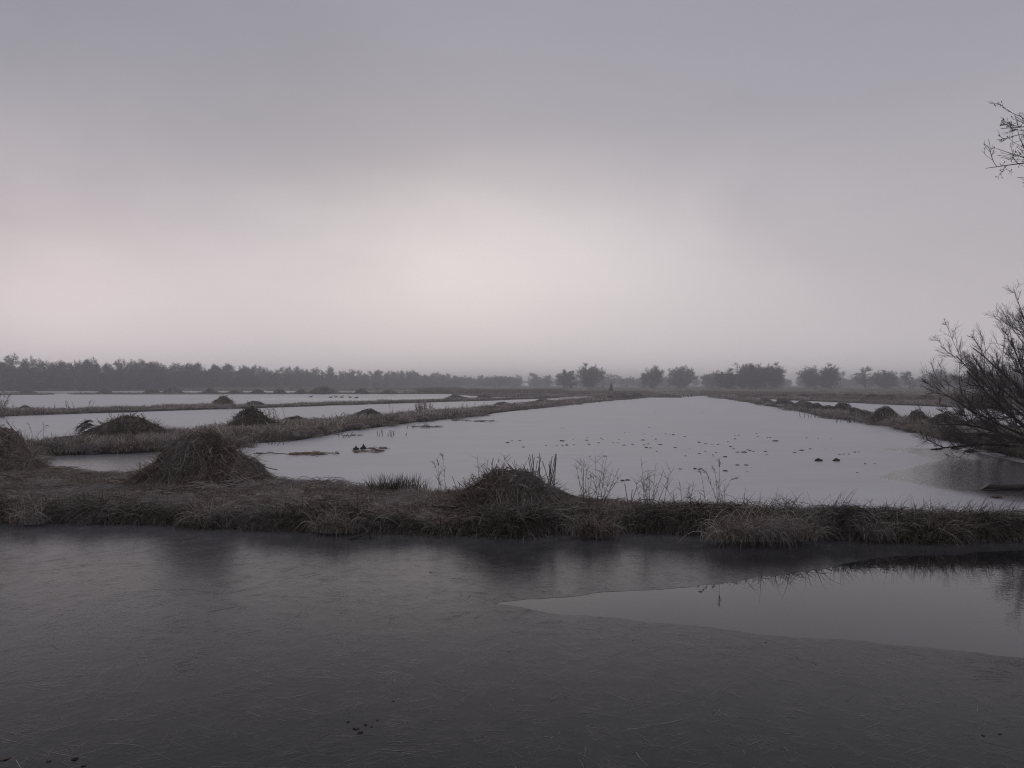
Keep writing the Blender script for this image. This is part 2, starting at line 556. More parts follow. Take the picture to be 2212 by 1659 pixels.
def sdf(P, poly_):
    """signed distance to a polygon, positive inside"""
    a, b = poly_, np.roll(poly_, -1, 0)
    d2 = np.full(len(P), 1e18)
    ins = np.zeros(len(P), bool)
    for (ax, ay), (bx, by) in zip(a, b):
        ex, ey = bx - ax, by - ay
        wx, wy = P[:, 0] - ax, P[:, 1] - ay
        h = np.clip((wx * ex + wy * ey) / (ex * ex + ey * ey + 1e-12), 0, 1)
        d2 = np.minimum(d2, (wx - ex * h) ** 2 + (wy - ey * h) ** 2)
        c = (ay > P[:, 1]) != (by > P[:, 1])
        ins ^= c & (P[:, 0] < ex * (P[:, 1] - ay) / (ey if abs(ey) > 1e-12 else 1e-12) + ax)
    return np.where(ins, 1, -1) * np.sqrt(d2)


def shore(P):
    d = np.max([sdf(P, q) for q in POLYS], axis=0)
    D = P[:, 1]
    amp = np.clip(D / 60, 0.22, 1.3)
    return d + amp * 1.1 * fbm(P[:, 0] / (amp * 2.2), P[:, 1] / (amp * 2.2), 3, 4)


def ground_h(P, d=None):
    d = shore(P) if d is None else d
    D = P[:, 1]
    t = np.clip((d + 0.08) / np.clip(0.20 * D / 14, 0.16, 1.0), 0, 1)
    t = t * t * (3 - 2 * t)
    dome = np.clip(d / 0.9, 0, 1)
    top = 0.08 + 0.15 * dome * (2 - dome) + 0.16 * fbm(P[:, 0] / 1.7, P[:, 1] / 1.7, 11, 4) + 0.13 * fbm(P[:, 0] / 0.45, P[:, 1] / 0.45, 17, 3)
    top = np.where(D > 45, 0.13 + 0.12 * fbm(P[:, 0] / 5, P[:, 1] / 5, 5, 3), top)
    return -0.55 + t * (0.55 + top)


rows = np.concatenate([[2.0, 5.0, 9.0], np.arange(10.4, 20.2, 0.065), np.geomspace(20.3, 420, 330), np.geomspace(440, 1250, 14)])
us = np.linspace(-1.15, 1.15, 430)
UU, YY = np.meshgrid(us, rows)
GP = np.stack([(UU * YY).ravel(), YY.ravel()], 1)
GD = shore(GP)
GH = ground_h(GP, GD)
nr, nc = len(rows), len(us)
ii = (np.arange(nr - 1)[:, None] * nc + np.arange(nc - 1)[None]).ravel()
GF = np.stack([ii, ii + 1, ii + nc + 1, ii + nc], 1)
keep = GH[GF].max(1) > -0.5                       # the deep bed is the flat outer sheet below
GV = np.concatenate([np.column_stack([GP, GH]), [(-1500, -350, -0.56), (1500, -350, -0.56), (1500, 1500, -0.56), (-1500, 1500, -0.56)]])
n0 = len(GP)
GF = np.concatenate([GF[keep], [[n0, n0 + 1, n0 + 2, n0 + 3]]])
ground = obj('ground', mesh_np('ground', GV, GF, smooth=True), M_SOIL)
tag(ground, 'low frosted turf banks and flat marshland between the frozen ponds', 'ground', kind='structure')

MID_PX = [-1500, -900, 0, 329, 600, 900, 1100, 1300, 1500, 1750, 2212, 3400, 4500]
MID_D = [14.5, 14.5, 14.8, 14.6, 14.0, 13.2, 12.8, 12.6, 12.3, 11.95, 11.72, 12.0, 12.0]


def bank_mid(u):
    return np.interp(u * F + CX, MID_PX, MID_D)


# pond ice: a sheet at water level; the frost value says where rime lies on it
rows_i = np.concatenate([np.geomspace(1.0, 2.4, 260), np.geomspace(2.42, 28, 200)])
us_i = np.linspace(-1.1, 1.1, 420)
UU, YY = np.meshgrid(us_i, rows_i)
YY = YY * bank_mid(UU)
IP = np.stack([(UU * YY).ravel(), YY.ravel()], 1)
DARK1 = poly([(1905, 970), (1960, 967), (2003, 968.5), (2060, 969), (2113, 978), (2212, 1000), (2700, 1040), (2700, 1110), (2212, 1085), (2072, 1062), (1981, 1046), (1893, 1031), (1951, 1013), (2028, 996), (1990, 985)])
DARK2 = poly([(383, 863), (600, 860.5), (790, 860.5), (980, 858.5), (980, 859.6), (790, 863.5), (600, 864.5)])
DARK3 = poly([(60, 1050), (90, 975), (330, 970), (540, 985), (560, 1060)])
f1 = sdf(IP, DARK1) + 0.16 * fbm(IP[:, 0] * 1.3, IP[:, 1] * 1.3, 31, 4)
soft = np.clip((IP[:, 0] - 6.5) / 5, 0, 1) * np.clip((18.5 - IP[:, 1]) / 3, 0, 1)
fr1 = np.clip(0.5 + f1 / (0.12 + 2.2 * soft), 0, 1)
fr2 = np.clip(0.5 + (sdf(IP, DARK2) + 1.5 * fbm(IP[:, 0] / 6, IP[:, 1] / 6, 33, 3)) / 0.8, 0, 1)
fr3 = np.clip(0.5 + (sdf(IP, DARK3)) / 1.2, 0, 1)
frost = np.clip(1 - 0.95 * fr1 - 0.55 * fr2 - 0.6 * fr3, 0.03, 1)
nr, nc = len(rows_i), len(us_i)
ii = (np.arange(nr - 1)[:, None] * nc + np.arange(nc - 1)[None]).ravel()
pond = obj('pond_ice', mesh_np('pond_ice', np.column_stack([IP, np.zeros(len(IP))]), np.stack([ii, ii + 1, ii + nc + 1, ii + nc], 1), {'frost': frost}), M_POND)
tag(pond, 'pale rimed ice on the wide ponds behind the near bank', 'ice', kind='structure')


# canal ice in front of the near bank with the open wedge of water cut out of it
def ragged(pts, step, amp, seed):
    out = []
    for a, b in zip(pts, np.roll(pts, -1, 0)):
        n = max(1, int(np.linalg.norm(b - a) / step))
        for k in range(n):
            out.append(a + (b - a) * k / n)
    out = np.array(out)
    out[:, 0] += amp * fbm(out[:, 0] * 2.3, out[:, 1] * 2.3, seed, 4) * 2
    out[:, 1] += amp * fbm(out[:, 0] * 2.3 + 50, out[:, 1] * 2.3, seed + 9, 4) * 2
    return out


WEDGE = [(1072, 1304), (1180, 1290), (1300, 1280), (1450, 1270), (1560, 1257), (1700, 1238), (1820, 1220), (1900, 1206), (1960, 1199), (2060, 1197), (2212, 1190), (2600, 1180),
         (2700, 1470), (2212, 1424), (2060, 1404), (1930, 1392), (1800, 1380), (1650, 1370), (1480, 1350), (1330, 1338), (1200, 1326), (1130, 1317)]
wedge = ragged(poly(WEDGE), 0.02, 0.10, 41)
wedge[:, 1] += .035 * fbm(wedge[:, 0] * 7, wedge[:, 1] * 7, 47, 4)
wedge[:, 0] += .05 * fbm(wedge[:, 0] * 6 + 30, wedge[:, 1] * 6, 49, 3)
bm = bmesh.new()
um_ = np.linspace(1.1, -1.1, 60)
outer = [(-15.9, -4), (13.8, -4)] + [(u * bank_mid(u), bank_mid(u) - .03) for u in um_]
for loop, z in ((outer, 0.0), (wedge.tolist(), 0.0)):
    vsx = [bm.verts.new((p[0], p[1], z)) for p in loop]
    for a, b in zip(vsx, vsx[1:] + vsx[:1]):
        bm.edges.new((a, b))
bmesh.ops.triangle_fill(bm, use_beauty=True, use_dissolve=False, edges=bm.edges[:], normal=(0, 0, 1))
bmesh.ops.recalc_face_normals(bm, faces=bm.faces)
me = bpy.data.meshes.new('canal_ice')
bm.to_mesh(me)
bm.free()
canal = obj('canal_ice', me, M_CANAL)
tag(canal, 'dark clear ice with crystal needles across the canal in front', 'ice', kind='structure')
water = obj('water', mesh_np('water', [(-1, 4.5, -.0015), (13.2, 4.5, -.0015), (13.2, 11.9, -.0015), (-1, 11.9, -.0015)], np.array([[0, 1, 2, 3]])), M_WATER)
tag(water, 'open dark water showing through the gap in the canal ice', 'water', kind='structure')


# ------------------------------------------------------------------ scattered plants (grass nobody could count): one object each
def tuft(name, mat, n, rad, lmin, lmax, lean, droop, width, t0, t1, seed, lie=0.0, K=3, bias=None):
    r = np.random.default_rng(seed)
    a, q = r.random(n) * 2 * math.pi, np.sqrt(r.random(n)) * rad
    roots = np.stack([q * np.cos(a), q * np.sin(a), r.random(n) * lie], 1)
    b = r.random(n) * 2 * math.pi
    ln = np.abs(r.normal(0, lean, n)) if lean < 1.4 else math.pi / 2 - np.abs(r.normal(0, .22, n))
    d = np.stack([np.cos(b) * np.sin(ln), np.sin(b) * np.sin(ln), np.cos(ln)], 1)
    if bias is not None:
        d = d + np.array(bias)
    L = lmin + (lmax - lmin) * r.random(n)
    P = curves(roots, d, L, K, droop * (0.5 + r.random(n)), 0.12, r)
    P[..., 2] = np.maximum(P[..., 2], -0.02 - lmax * 0.9)
    V, Fq, T = ribbons(P, width * (0.6 + 0.8 * r.random(n)), t0 + (t1 - t0) * r.random(n) ** 1.5, r=r)
    return bpy.data.objects.new(name, (lambda me: (me.materials.append(mat), me)[1])(mesh_np(name, V, Fq, {'tint': T})))


def scatter(name, label, cat, protos, P, rot, scl, idx):
    pc = bpy.data.collections.new(name + '_kinds')
    for k, p in enumerate(protos):
        p.name = '%s_tuft_%02d' % (name, k)
        pc.objects.link(p)
    me = bpy.data.meshes.new(name)
    me.vertices.add(len(P))
    me.vertices.foreach_set('co', np.asarray(P, np.float32).ravel())
    for nm, ty, key, dat in (('rot', 'FLOAT_VECTOR', 'vector', rot), ('scl', 'FLOAT_VECTOR', 'vector', scl), ('idx', 'INT', 'value', idx)):
        at = me.attributes.new(nm, ty, 'POINT')
        at.data.foreach_set(key, np.asarray(dat, np.int32 if ty == 'INT' else np.float32).ravel())
    o = obj(name, me, None)
    tag(o, label, cat, kind='stuff')
    ng = bpy.data.node_groups.new(name, 'GeometryNodeTree')
    ng.interface.new_socket('Geometry', in_out='INPUT', socket_type='NodeSocketGeometry')
    ng.interface.new_socket('Geometry', in_out='OUTPUT', socket_type='NodeSocketGeometry')
    N = ng.nodes
    gi, go = N.new('NodeGroupInput'), N.new('NodeGroupOutput')
    ci = N.new('GeometryNodeCollectionInfo')
    ci.inputs['Collection'].default_value = pc
    ci.inputs['Separate Children'].default_value = True
    ci.inputs['Reset Children'].default_value = True
    ip = N.new('GeometryNodeInstanceOnPoints')
    ip.inputs['Pick Instance'].default_value = True

    def na(nm, ty):
        q = N.new('GeometryNodeInputNamedAttribute')
        q.data_type = ty
        q.inputs['Name'].default_value = nm
        return [s for s in q.outputs if s.enabled][0]
    e2r = N.new('FunctionNodeEulerToRotation')
    ng.links.new(gi.outputs[0], ip.inputs['Points'])
    ng.links.new(ci.outputs[0], ip.inputs['Instance'])
    ng.links.new(na('idx', 'INT'), ip.inputs['Instance Index'])
    ng.links.new(na('rot', 'FLOAT_VECTOR'), e2r.inputs[0])
    ng.links.new(e2r.outputs[0], ip.inputs['Rotation'])
    ng.links.new(na('scl', 'FLOAT_VECTOR'), ip.inputs['Scale'])
    ng.links.new(ip.outputs[0], go.inputs[0])
    o.modifiers.new('scatter', 'NODES').node_group = ng
    return o


def grad_out(P):
    """plan direction that points off the land"""
    e = 0.15
    gx = shore(P + [e, 0]) - shore(P - [e, 0])
    gy = shore(P + [0, e]) - shore(P - [0, e])
    return np.arctan2(-gy, -gx)


# near bank: short matted turf on top, straw lying on it, long blades hanging over the water
r = np.random.default_rng(21)
n = 90000
Y = 10.8 + 9.4 * r.random(n)
X = (r.random(n) * 2 - 1) * 0.68 * Y
Pq = np.stack([X, Y], 1)
dsh = shore(Pq)
ok = (dsh > -0.07) & (r.random(n) < np.where((dsh < .4) & (Y < 13.4), 0.75, np.where(Y < 15, 0.34, 0.22)))
Pn, dn = Pq[ok], dsh[ok]
ao = grad_out(Pn)
front = (dn < 0.17 + .2 * (fbm(Pn[:, 0] / .8, Pn[:, 1] * 0, 71, 2) > .05)) & (Pn[:, 1] < 13.6) & (np.sin(ao) < -.2)
pat = fbm(Pn[:, 0] / 1.1, Pn[:, 1] / 1.1, 77, 3)
k = r.random(len(Pn))
idx = np.where(front, np.where(k < 0.30, 5, np.where(k < 0.55, 6, np.where(k < 0.8, 7, 1))),
               np.where(pat > 0.0, np.where(k < 0.50, 3, np.where(k < .8, 4, 1)), np.where(k < 0.20, 0, np.where(k < 0.52, 1, np.where(k < .64, 2, 4)))))
H = ground_h(Pn, dn)
rotz = np.where(front, ao + r.normal(0, 0.5, len(Pn)), r.random(len(Pn)) * 6.28)
s = 0.75 + 0.55 * r.random(len(Pn))
tp = [tuft('t', M_GRASS, 46, .13, .05, .16, .8, 1.0, .007, .15, .95, 1),
      tuft('t', M_GRASS, 40, .15, .05, .20, 1.2, 1.6, .007, .05, .85, 2),
      tuft('t', M_SEDGE, 40, .11, .05, .15, .7, .8, .007, .1, .85, 3),
      tuft('t', M_STRAW, 26, .20, .12, .34, 1.5, .4, .008, .0, .95, 4, lie=.07),
      tuft('t', M_GRASS, 34, .18, .10, .28, 1.45, .6, .008, .1, 1.0, 5, lie=.06),
      tuft('t', M_SEDGE, 42, .14, .20, .46, .5, 2.6, .008, .0, .9, 6, K=5, bias=(.75, 0, .1)),
      tuft('t', M_SEDGE, 36, .14, .18, .42, .6, 2.0, .008, .0, .95, 7, K=5, bias=(.5, 0, 0)),
      tuft('t', M_GRASS, 34, .13, .18, .42, .6, 2.8, .008, .1, .9, 8, K=5, bias=(.8, 0, 0))]
scatter('bank_grass', 'frosted matted grass covering the near bank and hanging over the canal', 'grass', tp,
        np.column_stack([Pn, H]), np.column_stack([np.zeros((len(Pn), 2)), rotz]), np.column_stack([s, s, s]), idx)

# dikes and far shores: the same turf, thinning with distance into wider tussocks
pts, rots, scls, ids = [], [], [], []
for (ya, yb, dens, wx) in ((20, 32, 34, 1.3), (32, 60, 9, 2.0), (60, 110, 2.2, 3.6), (110, 300, 0.22, 9.0)):
    um = 0.66
    area = um * (yb ** 2 - ya ** 2)
    n = int(area * dens)
    Y = np.sqrt(ya ** 2 + (yb ** 2 - ya ** 2) * r.random(n))
    X = (r.random(n) * 2 - 1) * um * Y
    P_ = np.stack([X, Y], 1)
    d_ = shore(P_)
    o_ = d_ > (0.0 if ya < 60 else 0.25)
    P_, d_ = P_[o_], d_[o_]
    kk = r.random(len(P_))
    edge = d_ < 0.5 * wx ** 0.5
    tall = (1.0 if ya < 40 else .7) * (0.8 + 0.6 * r.random(len(P_))) + 0.5 * (fbm(P_[:, 0] / 3, P_[:, 1] / 3, 91, 3) > 0.1)
    pts.append(np.column_stack([P_, ground_h(P_, d_)]))
    rots.append(np.column_stack([np.zeros((len(P_), 2)), np.where(edge, grad_out(P_), 6.28 * r.random(len(P_)))]))
    scls.append(np.column_stack([tall * wx, tall * wx, tall * (1.15 if ya < 100 else 1.5)]))
    ids.append(np.where(edge & (kk < .5), 3, np.where(kk < .35, 0, np.where(kk < .75, 1, 2))))
tp = [tuft('t', M_GRASS, 40, .14, .08, .22, .7, 1.0, .011, .1, .95, 31),
      tuft('t', M_GRASS, 36, .16, .06, .22, 1.1, 1.4, .011, .05, .9, 32),
      tuft('t', M_SEDGE, 34, .14, .08, .20, .8, 1.0, .010, .1, 1.0, 33),
      tuft('t', M_GRASS, 36, .14, .12, .32, .6, 2.0, .011, .0, .7, 34, K=4, bias=(.5, 0, 0))]
scatter('dike_grass', 'dull brown frosted turf on the low dikes between the ponds', 'grass', tp,
        np.concatenate(pts), np.concatenate(rots), np.concatenate(scls), np.concatenate(ids))


# ------------------------------------------------------------------ reed beds far off
def reed_bed(name, label, px_a, px_b, Da, Db, depth, h, n, seed):
    r = np.random.default_rng(seed)
    t = r.random(n)
    D = Da + (Db - Da) * t + depth * r.random(n)
    P_ = np.array([gd(px_a + (px_b - px_a) * a, b)[:2] for a, b in zip(t, D)])
    d_ = shore(P_)
    P_, d_ = P_[d_ > 0.2], d_[d_ > 0.2]
    hs = h * (0.65 + 0.35 * r.random(len(P_)) + 0.5 * fbm(P_[:, 0] / 9, P_[:, 1] / 9, seed, 3))
    tp = [tuft('t', M_FARREED, 60, .5, .6, 1.0, .22, .35, .035, .1, .9, seed + 1), tuft('t', M_FARREED, 60, .6, .5, .95, .35, .6, .035, .0, .8, seed + 2)]
    scatter(name, label, 'reeds', tp, np.column_stack([P_, ground_h(P_, d_)]), np.column_stack([np.zeros((len(P_), 2)), 6.28 * r.random(len(P_))]),
            np.column_stack([np.full(len(P_), 1.6), np.full(len(P_), 1.6), hs]), r.integers(0, 2, len(P_)))


reed_bed('reed_bed', 'straight edged brown reed bed at the far end of the duck pond', 905, 995, 185, 180, 14, 1.35, 520, 51)
reed_bed('reed_bed', 'long low reed bed between the duck pond and the foggy wood', 985, 1215, 172, 165, 24, 1.05, 1100, 54)
reed_bed('reed_bed', 'brown reeds behind the grassy tip of the reedy dike', 1190, 1400, 160, 158, 30, .55, 1100, 57)
reed_bed('reed_bed', 'pale brown reeds along the shore under the round foggy trees', 1520, 1800, 160, 118, 40, .50, 1800, 60)
reed_bed('reed_bed', 'rough brown reeds on the shore of the pond behind the willow', 1760, 2260, 110, 78, 30, .50, 1700, 63)
reed_bed('reed_bed', 'faint brown reed fringe at the foot of the dark wood', -40, 900, 262, 250, 26, 1.1, 1500, 66)


# ------------------------------------------------------------------ heaps of cut reed
def mound_z(x, y, rx, ry, h, seed, peak=0.0):
    """slumped heap: one main lobe and a few lower ones run together"""
    q_ = np.random.default_rng(seed * 7 + 1)
    lobes = [(q_.normal(0, .10), q_.normal(0, .05), .80, 1.0)]
    for sgn in (-1, 1, q_.choice([-1, 1])):
        lobes.append((sgn * (.38 + .18 * q_.random()), q_.normal(0, .22), .50 + .14 * q_.random(), .34 + .30 * q_.random()))
    acc = 0.0
    for (cx, cy, sz, hh) in lobes:
        u, v = (x / rx - cx) / sz, (y / ry - cy) / sz
        a = np.arctan2(v, u)
        q = np.sqrt(u * u + v * v) / (1 + 0.25 * fbm(np.cos(a) * 1.2 + seed, np.sin(a) * 1.2 + seed, seed, 3))
        acc = acc + (hh * np.clip(1 - q ** (1.95 - peak), 0, None) ** 0.85) ** 4
    z = acc ** 0.25
    k = 1.0 / max(rx, .5)
    return h * z * (1 + 0.36 * fbm(x * 2.6 * k + seed, y * 2.6 * k, seed + 4, 2) + 0.42 * fbm(x * 6 * k + seed, y * 6 * k, seed + 8, 2))


def heap_mesh(rx, ry, h, n, seed, width=0.012, lmax=0.9, skirt=0.35, peak=0.2):
    r = np.random.default_rng(seed)
    # packed core
    na, nq = 40, 12
    A, Q = np.meshgrid(np.linspace(0, 2 * math.pi, na, endpoint=False), np.linspace(0, 1.05, nq))
    x, y = rx * Q * np.cos(A), ry * Q * np.sin(A)
    z = mound_z(x, y, rx, ry, h, seed, peak) * 0.92 - 0.03
    V = np.stack([x, y, z], -1).reshape(-1, 3)
    V += r.normal(0, 0.012, V.shape)
    V[np.arange(len(V)) >= (nq - 1) * na, 2] = -0.12
    i = (np.arange(nq - 1)[:, None] * na + np.arange(na)[None]).ravel()
    j = (np.arange(nq - 1)[:, None] * na + (np.arange(na)[None] + 1) % na).ravel()
    core = (V, np.stack([i, j, j + na, i + na], 1), np.full(len(V), 0.4))
    # stalks: dropped in forkfuls, each forkful with its own direction
    nf = max(10, n // 45)
    fa, fq = r.random(nf) * 2 * math.pi, np.sqrt(r.random(nf))
    fx, fy = rx * fq * np.cos(fa), ry * fq * np.sin(fa)
    fdir = np.where(r.random(nf) < .18, np.arctan2(fy / ry, fx / rx), r.random(nf) * 6.28) + r.normal(0, .5, nf)
    ft = r.random(nf)
    w = r.integers(0, nf, n)
    spr = 0.17 * rx
    px, py = fx[w] + r.normal(0, spr, n), fy[w] + r.normal(0, spr, n)
    di = fdir[w] + r.normal(0, 0.6, n)
    L = (0.3 + 0.7 * r.random(n) ** 1.3) * lmax
    K = 5
    P = np.zeros((n, K + 1, 3))
    lift = 0.01 + 0.11 * h * r.random(n) ** 1.3 + (0.09 * h * r.random(nf) ** 2)[w]
    tk = np.linspace(-0.5, 0.5, K + 1)
    bend = r.normal(0, 0.5, n)
    for k_, t in enumerate(tk):
        aa = di + bend * t
        P[:, k_, 0] = px + np.cos(aa) * L * t
        P[:, k_, 1] = py + np.sin(aa) * L * t
        P[:, k_, 2] = mound_z(P[:, k_, 0], P[:, k_, 1], rx, ry, h, seed, peak)
    # stiff bundles do not drape: their ends stand off the heap
    stiff = (0.85 * r.random(nf) ** 1.6)[w] * (0.5 + 0.5 * r.random(n))
    mz = 0.5 * (P[:, 2, 2] + P[:, 3, 2])
    sl = (P[:, 3, 2] - P[:, 2, 2]) * K
    tang = mz[:, None] + sl[:, None] * tk[None]
    P[..., 2] = np.where(tang > P[..., 2], P[..., 2] + (tang - P[..., 2]) * stiff[:, None], P[..., 2])
    zc = P[..., 2].copy()
    P[:, 1:-1, 2] = 0.25 * zc[:, :-2] + 0.5 * zc[:, 1:-1] + 0.25 * zc[:, 2:]
    P[..., 2] += lift[:, None] + np.abs(r.normal(0, 0.012, (n, K + 1)))
    tint = np.clip(0.0 + 0.50 * ft[w] ** 1.3 + 0.55 * r.random(n) ** 2.2, 0, 1)
    st = ribbons(P, width * (0.6 + 0.9 * r.random(n)), tint, 0.4, r)
    # stray ends that stick out
    m = n // 5
    a, q = r.random(m) * 2 * math.pi, 0.25 + 0.75 * np.sqrt(r.random(m))
    x, y = rx * q * np.cos(a), ry * q * np.sin(a)
    roots = np.stack([x, y, mound_z(x, y, rx, ry, h, seed, peak)], 1)
    d = np.stack([np.cos(a) * q, np.sin(a) * q, 0.35 + 0.7 * r.random(m)], 1) + r.normal(0, 0.35, (m, 3))
    Ps = curves(roots, d, (0.12 + 0.30 * r.random(m)) * min(1.0, lmax), 5, 1.3 * r.random(m), 0.08, r)
    stray = ribbons(Ps, width * 0.8, 0.15 + 0.6 * r.random(m), 0.3, r)
    # fallen straw round the foot
    m = int(n * skirt * 0.35)
    a = r.random(m) * 2 * math.pi
    q = 0.9 + 0.35 * r.random(m)
    x, y = rx * q * np.cos(a), ry * q * np.sin(a)
    roots = np.stack([x, y, 0.02 + 0.06 * r.random(m)], 1)
    b = r.random(m) * 2 * math.pi
    Pf = curves(roots, np.stack([np.cos(b), np.sin(b), 0.12 * r.random(m)], 1), (0.2 + 0.4 * r.random(m)) * min(1, lmax), 3, 0.25, 0.08, r)
    foot = ribbons(Pf, width * 0.9, 0.25 + 0.7 * r.random(m), 0.4, r)
    return core, [st, stray], foot


def plume(P0, d0, L, r, n=26, tint=(.3, .9)):
    """drooping feathery reed head"""
    ax = curves(P0[None], d0[None], np.array([L]), 6, 1.4, 0.02, r)[0]
    t = r.random(n)
    i = np.minimum((t * 6).astype(int), 5)
    roots = ax[i] + (ax[i + 1] - ax[i]) * (t * 6 - i)[:, None]
    d = unit(ax[i + 1] - ax[i]) + r.normal(0, 0.35, (n, 3))
    return ribbons(curves(roots, d, L * (0.25 + 0.35 * r.random(n)), 3, 1.0, 0.05, r), L * 0.045, tint[0] + (tint[1] - tint[0]) * r.random(n), 0.2, r)


def heap(px, D, rx, ry, h, n, seed, label, rot=0.0, frosty=True, width=0.012, lmax=0.9, peak=0.2, z=None):
    p = gd(px, D)
    gz = float(ground_h(p[None, :2])[0]) if z is None else z
    t = thing('reed_heap', label, 'reed heap', (p[0], p[1], gz - 0.03), rot, 'heaps of cut reed on the banks')
    core, st, foot = heap_mesh(rx, ry, h, n, seed, width, lmax, 0.35, peak)
    build('packed_core', [core], M_CORE, t, smooth=True)
    o = build('loose_stalks', st, M_REED, t)
    o['kind'] = 'stuff'
    if frosty:
        o = build('fallen_straw', [foot], M_STRAW, t)
        o['kind'] = 'stuff'
    return t


heap(412, 15.2, 1.08, .88, .72, 8600, 101, 'tall steep heap of cut reed with frosty straw spilled at its foot', width=.014, peak=-.55)
heap(-22, 17.4, 1.12, .90, .86, 6600, 102, 'round reed heap at the closed end of the narrow dark channel', width=.014, peak=-.4)
heap(270, 28.6, 1.5, .8, .66, 5200, 103, 'broad reed heap with drooping plumes on its end, across the narrow channel', width=.019, lmax=1.1, peak=0)
heap(545, 34.5, 1.10, .7, .68, 2600, 104, 'bushy reed heap on the reedy dike next to a line of dead reed stems', width=.028, peak=.1)
heap(1112, 12.75, .88, .58, .44, 6600, 105, 'low reed heap with broken stubs sticking up, above hanging sedge on the near bank', width=.013, lmax=.75, peak=-.3)
heap(484, 75.6, .92, .8, .78, 900, 106, 'lone pointed reed heap on the thin strip between two ponds', width=.03, peak=.5)
# frosty straw that slid off the tall heap
fr_ = np.random.default_rng(333)
th_ = [o for o in COL.objects if o.get('label', '').startswith('tall steep heap')][0]
n = 420
x_, y_ = .45 + .65 * fr_.random(n) + .16 * fr_.normal(0, 1, n), -.66 + .20 * fr_.normal(0, 1, n)
b_ = fr_.normal(.3, .9, n)
Pf_ = curves(np.stack([x_, y_, .05 + .20 * np.clip(1.0 - x_, 0, 1) + .20 * np.clip(y_ + .66, -.1, .3) + .07 * fr_.random(n)], 1), np.stack([np.cos(b_), np.sin(b_), fr_.normal(-.08, .25, n)], 1), .12 + .30 * fr_.random(n), 3, .2, .06, fr_)
build('spilled_straw', [ribbons(Pf_, .012, .35 + .65 * fr_.random(n), .5, fr_)], M_STRAW, th_)['kind'] = 'stuff'
# drooping plumes on the broad heap's end
pr = np.random.default_rng(300)
bh = [o for o in COL.objects if o.get('label', '').startswith('broad reed heap')][0]
for k_ in range(7):
    p0 = np.array([-1.05 + .12 * pr.random(), -.4 + .6 * pr.random(), .38 + .22 * pr.random()])
    build('plume', [plume(p0, np.array([-1.0, -.2 + .4 * pr.random(), .35]), .34 + .15 * pr.random(), pr, 40, (.1, .6))], M_REED, bh)
# small humps and heaps farther off
far_specs = []
for (px, D, rx, h, lab) in [
        (52, 66, .8, .34, 'flat mat of cut reed at the outer end of the thin strip'),
        (548, 78, 1.0, .38, 'low flattened reed heap beyond the lone pointed heap'),
        (985, 118, 1.6, .55, 'dark peaked hump on the thin strip before the straight reed bed'),
        (1047, 128, 1.2, .42, 'smaller hump beside the dark peaked hump on the thin strip'),
        (1130, 135, 1.6, .42, 'flat hump where the thin strip meets the far reeds'),
        (640, 40, .8, .30, 'flat trampled reed hump on the reedy dike behind the bushy heap'),
        (795, 56, .95, .42, 'rounded hump under nodding reed plumes on the reedy dike'),
        (1085, 84, .9, .30, 'small black hump on the far half of the reedy dike'),
        (1175, 100, 1.2, .32, 'low brown hump where the reedy dike narrows'),
        (1335, 120, 1.7, .62, 'dark heaped sods near the tip of the reedy dike'),
        (1375, 126, 1.5, .55, 'second dark heap of sods at the tip of the reedy dike')]:
    far_specs.append((px, D, rx, h, lab))
row = 'small reed heap in the row of heaps along the willow dike'
for (px, py, rx, h, lab) in [
        (1652, 866.5, 1.0, .40, None), (1696, 871.5, 1.15, .55, None), (1734, 876, 1.05, .50, None), (1760, 880, 1.0, .46, None), (1786, 884, .95, .42, None),
        (1816, 887, 1.0, .62, None), (1845, 893, .75, .46, None), (1872, 895, .80, .48, None),
        (1911, 903, .78, .60, 'domed reed heap with short stubs on top on the willow dike'),
        (1986, 910, .72, .50, 'reed heap just clear of the willow twigs on the willow dike'),
        (2046, 919, .85, .55, 'reed heap half hidden by the willow twigs'),
        (2110, 926, .8, .5, 'reed heap deep behind the willow branches')]:
    far_specs.append((px, 1.72 * F / (py - HZ), rx, h, lab or row))
for (px, D, rx, h) in [(1690, 122, 1.5, .55), (1762, 118, 1.8, .5), (1805, 114, 1.6, .62), (1850, 110, 2.0, .58), (1888, 106, 1.6, .66), (1925, 102, 1.9, .6), (1962, 99, 1.6, .55), (2003, 96, 1.9, .6), (1735, 126, 1.3, .45), (1830, 120, 1.6, .5), (1905, 115, 1.5, .5)]:
    far_specs.append((px, D, rx, h, 'rough brown hummock on the shore of the pond behind the willow'))
for (px, rx, h, lab) in [
        (58, 2.6, .55, 'long low reed heap on the short thin islet'),
        (227, 1.5, 1.0, None), (327, 1.9, .95, None), (375, 2.2, 1.05, None), (455, 1.8, 1.0, None), (508, 2.0, .7, None), (555, 1.8, .7, None), (603, 1.6, .75, None),
        (650, 1.6, .8, None), (697, 3.0, 1.35, 'widest dark mound at the far end of the long thin islet'), (779, 1.7, .8, None), (842, 1.8, .7, None)]:
    far_specs.append((px, 176, rx, h, lab or 'small reed heap in the row on the long thin islet before the wood'))
lod = [heap_mesh(1.0, .8, 1.0, 420, 130 + k_, .035, .8, .1, .3) for k_ in range(4)]
lod_me = []
for core, st, foot in lod:
    a = mesh_np('packed_core', core[0], core[1], {'tint': core[2]}, True)
    a.materials.append(M_CORE)
    V, Fs, T = join(st)
    b = mesh_np('loose_stalks', V, Fs, {'tint': T})
    b.materials.append(M_REED)
    lod_me.append((a, b))
rr = random.Random(5)
